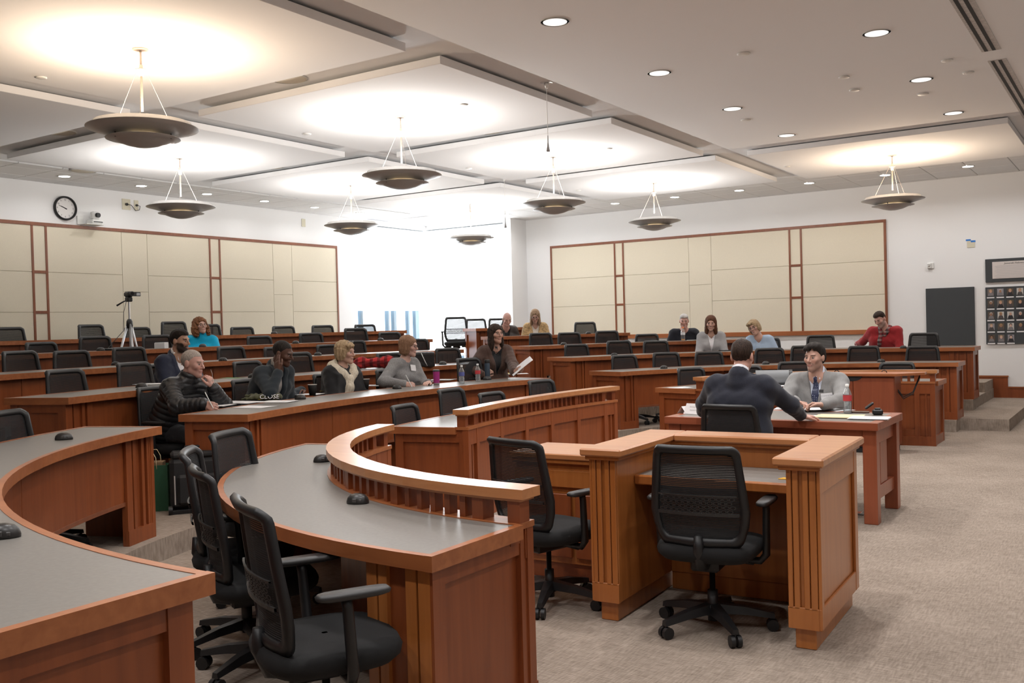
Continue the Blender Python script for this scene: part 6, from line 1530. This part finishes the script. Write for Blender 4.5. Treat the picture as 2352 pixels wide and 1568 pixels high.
# tissue box, folders
q = on_row(5, 'C', 368, 793, -.30); o = thing('tissue_box', 'white box on the fifth-row desk left of the turquoise fleece', 'box', (float(q[0]), float(q[1]), dz(5)), math.radians(20)); local(o)
MB().cbox(-.075, .075, -.05, .05, 0, .075, .003).build('carton', PAPER, o); MB().cbox(-.068, .075, -.046, .046, .075, .082, .002).build('lid_flap', PAPER, o)
q = on_row(5, 'C', 243, 797, -.33); o = thing('adapter', 'small black recorder box beside the camcorder cable', 'device', (float(q[0]), float(q[1]), dz(5)), .4); local(o)
MB().cbox(-.10, .10, -.04, .04, 0, .028, .006).build('case', BLACKP, o); MB().cbox(.04, .09, -.03, .03, .028, .032, .001).build('label_plate', METAL, o)
# laptops / tablets
def laptop(px, py, row, ang, lab, w=.32, l=.22):
    x, y, z = place(px, py, row); t = local(thing('tablet', lab, 'tablet', (x, y, z), math.radians(ang), 'flat dark devices'))
    MB().cbox(-l/2, l/2, -w/2, w/2, .0, .012, .004).build('case', BLACKP, t); MB().box(-l/2+.012, l/2-.012, -w/2+.012, w/2-.012, .0121, .0127).build('screen', plain('dark_glass_%d' % int(px), (.01, .01, .012), .12), t); return t
laptop(803, 897, 2, 10, 'thin black tablet lying before the fur-collared woman')
laptop(1665, 805, 3, 30, 'thin dark laptop before the grey cardigan', .34, .20)
sheet(1592, 782, 4, .15, .22, 30, 'open book beside the orange-capped bottle', CREAM, 'book', 'book', n=4)
# grey drum case on the far balustraded desk
x, y, z = place(1780, 884, 1); t = local(thing('drum_case', 'grey drum-shaped case on the far balustraded desk between the suited men', 'case', (x, y, z), math.radians(20)))
GC = plain('grey_case_plastic', (.20, .21, .22), .5)
MB().tube((-.22, 0, .09), (.16, 0, .09), .088, n=26).build('drum', GC, t); MB().tube((.16, 0, .09), (.20, 0, .09), .092, n=26).build('end_cap', GREYP, t); MB().cbox(-.2, .16, -.07, .07, 0, .03, .006).build('foot', GREYP, t)
# ------------------------------------------------------------------ hearing table things
TZ = TBZ+.0025
sheet(1868, 942, 0, .22, .30, 30, 'untidy stack of papers before the grey suit', n=5, z=TZ)
sheet(1820, 938, 0, .20, .27, 10, 'white sheet left of the untidy paper stack', n=1, z=TZ)
sheet(1915, 941, 0, .21, .28, -30, 'white sheet between the paper stack and the water bottle', n=1, z=TZ)
sheet(1885, 957, 0, .21, .30, 20, 'white sheet under the hand of the midnight blue suit', n=1, z=TZ)
sheet(1928, 957, 0, .24, .34, 5, 'open cream manila folder on the hearing table', MANILA, 'manila_folder', 'folder', .003, z=TZ, n=2)
sheet(1998, 961, 0, .20, .28, 4, 'thin stack of white papers at the right corner of the hearing table', n=3, z=TZ)
sheet(1700, 962, 0, .18, .26, 20, 'white sheet behind the chair back on the hearing table', n=1, z=TZ)
x, y, z = place(1975, 947, z=TZ); t = local(thing('mobile_phone', 'dark mobile phone lying on the hearing table', 'phone', (x, y, z), math.radians(8)))
MB().cbox(-.072, .072, -.036, .036, 0, .009, .003).build('case', plain('brown_phone_case', (.10, .035, .02), .5), t); MB().box(-.068, .068, -.033, .033, .0091, .0096).build('screen', plain('phone_glass', (.01, .01, .012), .1), t)
x, y, z = place(2016, 952, z=TZ); t = local(thing('microphone_case', 'small open black charging case on the hearing table', 'case', (x, y, z), math.radians(15)))
MB().cbox(-.04, .04, -.028, .028, 0, .042, .010).build('case_base', BLACKP, t)
l_ = MB().cbox(-.04, .04, -.028, .028, 0, .018, .007).xform(Matrix.Translation((-.055, .02, .062)) @ Matrix.Rotation(math.radians(-38), 4, 'Y')).build('case_lid', BLACKP, t)
MB().cbox(-.022, .022, -.02, .02, .04, .054, .004).build('transmitter', GREYP, t)
TENT = plain('white_card', (.74, .72, .72), .7); TENTI = plain('pale_grey_print', (.55, .53, .53), .8)
def tent(px, py, ang, lab, w=.20, h=.085, txt=None):
    x, y, z = place(px, py, z=TZ); t = local(thing('name_tent', lab, 'name card', (x, y, z), math.radians(ang), 'folded name cards'))
    m = MB(); d = .05
    for s in (-1, 1):
        m.add([(-w/2, s*d, 0), (w/2, s*d, 0), (w/2, 0, h), (-w/2, 0, h), (-w/2, s*(d-.002), 0), (w/2, s*(d-.002), 0), (w/2, -s*.0, h-.003), (-w/2, 0, h-.003)], [(0, 1, 2, 3), (7, 6, 5, 4), (0, 4, 5, 1), (1, 5, 6, 2), (0, 3, 7, 4)])
    m.build('folded_card', TENT, t)
    if txt:
        for k in range(2):
            for j in range(7):
                c_ = .64-.30*k; xx = -.055+.016*j+.01*k
                MB().add([(xx, -d*(1-c_)-.0012, h*c_+.001), (xx+.011, -d*(1-c_)-.0012, h*c_+.001), (xx+.011, -d*(1-c_-.10)-.0012, h*(c_+.10)+.001), (xx, -d*(1-c_-.10)-.0012, h*(c_+.10)+.001)], [(0, 1, 2, 3)]).build('print_mark', TENTI, t)
    return t
tent(1600, 950, -14, 'folded white name card with two lines of print at the left of the hearing table', txt=True)
tent(1577, 948, 70, 'small folded white card seen edge-on at the left table corner', .12, .06)
tent(1632, 944, -20, 'folded white name card half hidden behind the midnight blue suit')
# wires, badges, accessories on people -----------------------------------------
def on_front(p, dr, ds, lift=.004):
    """point on the front of a person's clothing: dr to own right, ds along the spine from the neck"""
    o = p['neck']+p['rt']*dr+p['s']*ds; t = .35
    for _ in range(40):
        q = o+p['fw']*t; d = float(p['gj'](q[None])[0])
        if d < lift: break
        t -= max(d*.8, .002)
    return o+p['fw']*t
def badge(p, dr, ds, w, h, name='name_badge', mat=PAPER, txt=None, tilt=0):
    c = on_front(p, dr, ds, .008); e = .02
    u = nrm(on_front(p, dr-e, ds, .008)-on_front(p, dr+e, ds, .008)); v_ = nrm(on_front(p, dr, ds+e, .008)-on_front(p, dr, ds-e, .008)); n_ = nrm(np.cross(u, v_))
    if n_@p['fw'] < 0: n_ = -n_
    ca, sa = math.cos(tilt), math.sin(tilt); u, v_ = u*ca+v_*sa, v_*ca-u*sa; c = c+n_*.005
    vs = [c-u*w/2-v_*h/2, c+u*w/2-v_*h/2, c+u*w/2+v_*h/2, c-u*w/2+v_*h/2]; vs2 = [q-n_*.002 for q in vs]
    o = MB().add(vs+vs2, [(0, 1, 2, 3), (7, 6, 5, 4), (0, 4, 5, 1), (1, 5, 6, 2), (2, 6, 7, 3), (3, 7, 4, 0)]).build(name, mat, p['T'], tuple(p['org']))
    if txt:
        for k, (s_, sz) in enumerate(txt):
            me = textmesh(s_, sz); l_ = link('lettering', me, o, PAPERG)
            R_ = Matrix(((u[0], v_[0], n_[0]), (u[1], v_[1], n_[1]), (u[2], v_[2], n_[2]))).to_4x4(); l_.matrix_local = Matrix.Translation(Vector(c+n_*.0012+v_*(h*.22-h*.30*k)-p['org'])) @ R_
    return o
badge(PEOPLE['grey'], -.105, -.20, .095, .080, txt=[('CONNOR', .020)], tilt=.10)
badge(PEOPLE['greysweater'], -.055, -.11, .085, .07, txt=[('HELLO', .012)] and None, tilt=-.12)
badge(PEOPLE['fur'], -.075, -.14, .08, .07, tilt=.5)
badge(PEOPLE['grey'], -.055, -.145, .038, .026, 'lapel_microphone', BLACKP)
# fur collar: a thick soft ring that drops to a tail down the front
p = PEOPLE['fur']; N_, fw_, rt_, s_ = p['neck'], p['fw'], p['rt'], p['s']
ring = [N_-fw_*.085+s_*.015, N_-fw_*.05+rt_*.085+s_*.0, N_+rt_*.115+fw_*.02-s_*.03, on_front(p, .075, -.08), on_front(p, .02, -.15)]
ring2 = [N_-fw_*.085+s_*.015, N_-fw_*.05-rt_*.085, N_-rt_*.115+fw_*.02-s_*.03, on_front(p, -.08, -.08), on_front(p, -.03, -.13)]
tail = [on_front(p, .02, -.15), on_front(p, .03, -.22), on_front(p, .05, -.30), on_front(p, .07, -.36)]
FUR = hair_mat('cream_fur', (.52, .44, .33), (.80, .74, .62), .9, .8)
lst = []
for chain, r0, r1 in ((ring, .056, .056), (ring2, .056, .054), (tail, .052, .060)):
    for i in range(len(chain)-1): lst.append((cone(chain[i], chain[i+1], r0, r1), .025))
fu = union(lst)
sdf_object('fur_collar', lambda P_: fu(P_)+.0028*np.sin(P_[:, 0]*210+3*np.sin(P_[:, 2]*90))*np.sin(P_[:, 2]*190+P_[:, 1]*160), N_-np.array([.28, .28, .50]), N_+np.array([.28, .28, .12]), .0085, FUR, p['T'], org=p['org'])
HM_, hd_, hs_ = p['HM'], p['head'], p['hs']
g = MB()
for sx in (-1, 1): g.path([tuple(hd_+HM_@(np.array([sx*.034+.024*math.cos(a), .060+.010*math.sin(a), .112+.012*math.sin(a)])*hs_)) for a in np.linspace(0, 2*math.pi, 13)], .0025, 5)
g.build('glasses_on_hair', METAL, p['T'], tuple(p['org']))
# plaid scarf on the man in red
p = PEOPLE['red']; PLD = plaid_mat('grey_red_plaid', (.20, .03, .035), (.06, .05, .05), (.36, .33, .32), 16)
pts = [p['neck']-p['fw']*.06, p['neck']+p['rt']*.075+p['fw']*.0, on_front(p, .05, -.06), on_front(p, .04, -.14), on_front(p, .05, -.24), on_front(p, .05, -.34)]
pts2 = [p['neck']-p['fw']*.06, p['neck']-p['rt']*.075, on_front(p, -.05, -.06), on_front(p, -.02, -.13)]
ls = [(cone(a, b_, .03, .03), .012) for ch in (pts, pts2) for a, b_ in zip(ch[:-1], ch[1:])]
fs_ = union(ls); sdf_object('plaid_scarf', lambda P_: fs_(P_)+.003*np.sin(P_[:, 0]*120), p['neck']-np.array([.3, .35, .5]), p['neck']+np.array([.3, .3, .1]), .011, PLD, p['T'], org=p['org'])
# pens in the writing hands
for key, hand, lab in (('puffer', 'wR', 'white pen in the writing hand of the puffer jacket man'), ('greysweater', 'wR', 'thin pen held by the woman in the grey sweater'), ('red', 'wR', 'thin pen held by the man in red')):
    p = PEOPLE[key]; w_ = p[hand]+p['fw']*.075; o = MB().tube(tuple(w_+V3(.02, 0, -.035)), tuple(w_+V3(-.04, -.03, .10)), .0045, n=8).build('pen', WHITEP); tag(o, lab, 'pen', 'pens')
# folded spectacles in the raised hand
p = PEOPLE['puffer']; c = p['wL']+V3(.035, -.03, .05); g = MB()
for sx in (0, 1): g.path([tuple(c+V3(.0, .03*sx, 0)+np.array([.016*math.cos(a), .008*math.cos(a), .018*math.sin(a)])) for a in np.linspace(0, 2*math.pi, 13)], .0016, 5)
g.path([tuple(c), tuple(c+V3(.0, .0, .07)), tuple(c+V3(-.02, .0, .11))], .0016, 5)
o = g.build('spectacles', METAL); tag(o, 'rimless spectacles dangling from the raised hand of the puffer jacket man', 'glasses')
# ------------------------------------------------------------------ camcorder on tripod (fifth tier, behind that row)
q = on_row(5, 'C', 296, 760, .55); tx, ty, tz = float(q[0]), float(q[1]), zrow(5)
zt = atx(296, 668, tx)[2]
t = local(thing('tripod', 'silver tripod carrying the camcorder behind the fifth row', 'tripod', (tx, ty, tz)))
zc = zt-tz
SIL = plain('silver_tube', (.55, .55, .56), .3, metal=.9)
hz = zc-.42
MB().tube((0, 0, hz-.55), (0, 0, zc-.13), .012, n=10).build('centre_column', SIL, t)
MB().lathe([(.03, hz-.10), (.045, hz-.06), (.04, hz), (.022, hz+.03)], 14).build('leg_collar', BLACKP, t)
for k in range(3):
    a = math.radians(100+120*k); MB().path([(.03*math.cos(a), .03*math.sin(a), hz-.04), (.20*math.cos(a), .20*math.sin(a), hz*.42), (.38*math.cos(a), .38*math.sin(a), .02)], [.016, .014, .010], 8).build('leg', SIL, t)
    MB().tube((.38*math.cos(a), .38*math.sin(a), .03), (.385*math.cos(a), .385*math.sin(a), 0), .014, n=8).build('foot', BLACKP, t)
    MB().tube((0, 0, hz*.5), (.17*math.cos(a), .17*math.sin(a), hz*.5), .006, n=6).build('brace', BLACKP, t)
MB().cbox(-.04, .04, -.04, .04, zc-.15, zc-.085, .012).build('pan_head', BLACKP, t)
MB().path([(0, 0, zc-.12), (-.06, -.05, zc-.15), (-.13, -.10, zc-.20)], [.008, .009, .013], 8).build('pan_handle', BLACKP, t)
va = math.atan2(-ty, -tx)
t2 = local(thing('camcorder', 'small black camcorder with its screen folded out, on the tripod', 'video camera', (tx, ty, tz+zc-.084), va-math.pi/2+.45))
MB().cbox(-.04, .04, -.075, .075, .0, .075, .02).build('camcorder_body', BLACKP, t2); MB().tube((0, .07, .042), (0, .11, .042), .034, .032, n=18).build('lens_barrel', GREYP, t2); MB().tube((0, .108, .042), (0, .113, .042), .024, n=16).build('lens_glass', plain('lens_glass', (.01, .01, .015), .1), t2)
MB().cbox(-.16, -.045, .02, .03, .01, .068, .004).build('flip_screen', BLACKP, t2); MB().box(-.15, -.10, .0301, .0306, .02, .058).build('screen_face', PAPERG, t2)  # screen face is plain matt grey, without emission
q2 = on_row(5, 'C', 243, 797, -.33)
o = MB().path([(tx-.02, ty, tz+zc-.06), (tx+.05, ty-.12, tz+zc-.30), (tx+.22, ty-.25, tz+1.0), (float(q2[0])-.02, float(q2[1])+.02, dz(5)+.02)], .004, 6).build('camera_cable', INK); tag(o, 'thin black cable hanging from the camcorder to the fifth-row desk', 'cable')
# ------------------------------------------------------------------ bags in the aisle
t = local(thing('paper_bag', 'green paper gift bag with twisted handles on the aisle step', 'bag', (-6.55, 4.72, zrow(2)), math.radians(40)))
GB = plain('green_kraft_paper', (.018, .085, .040), .6)
m = MB(); w_, d_, h_ = .13, .07, .36
m.add([(-w_, -d_, 0), (w_, -d_, 0), (w_, d_, 0), (-w_, d_, 0), (-w_, -d_, h_), (w_, -d_, h_), (w_, d_, h_), (-w_, d_, h_), (-w_+.004, -d_+.004, h_), (w_-.004, -d_+.004, h_), (w_-.004, d_-.004, h_), (-w_+.004, d_-.004, h_), (-w_+.004, -d_+.004, .01), (w_-.004, -d_+.004, .01), (w_-.004, d_-.004, .01), (-w_+.004, d_-.004, .01)],
      [(3, 2, 1, 0), (0, 1, 5, 4), (1, 2, 6, 5), (2, 3, 7, 6), (3, 0, 4, 7), (4, 5, 9, 8), (5, 6, 10, 9), (6, 7, 11, 10), (7, 4, 8, 11), (8, 9, 13, 12), (9, 10, 14, 13), (10, 11, 15, 14), (11, 8, 12, 15), (12, 13, 14, 15)])
m.build('bag_walls', GB, t)
for s in (-1, 1): MB().path([(-.05, s*d_, h_-.03), (-.045, s*(d_+.004), h_+.06), (-.02, s*d_, h_+.11), (.02, s*d_, h_+.11), (.045, s*(d_+.004), h_+.06), (.05, s*d_, h_-.03)], .003, 6).build('twisted_handle', MANILA, t)
MB().cbox(-.09, .09, -.05, .05, h_-.06, h_+.025, .004).build('bag_contents', plain('brown_carton', (.24, .15, .08), .8), t)
t = local(thing('rolling_bag', 'black wheeled trolley bag standing on the aisle step', 'luggage', (-6.22, 4.88, zrow(2)), math.radians(55)))
NY = plain('black_nylon', (.012, .012, .013), .6, bump=(300, .4, .002))
MB().cbox(-.20, .20, -.11, .11, .03, .42, .03).build('bag_body', NY, t); MB().cbox(-.15, .15, -.15, -.108, .07, .30, .02).build('front_pocket', NY, t); MB().cbox(-.19, .19, -.10, .10, .415, .47, .02).build('top_flap', NY, t)
MB().path([(-.09, 0, .465), (-.08, 0, .50), (.08, 0, .50), (.09, 0, .465)], .012, 8).build('carry_handle', NY, t)
for s in (-1, 1): MB().tube((s*.19, -.12, .035), (s*.22, -.12, .035), .035, n=14).build('wheel', BLACKP, t); MB().tube((s*.17, -.152, .08), (s*.17, -.152, .30), .006, n=6).build('zip_trim', METAL, t)
MB().cbox(-.20, .20, -.13, .10, .0, .032, .004).build('base_skid', BLACKP, t)
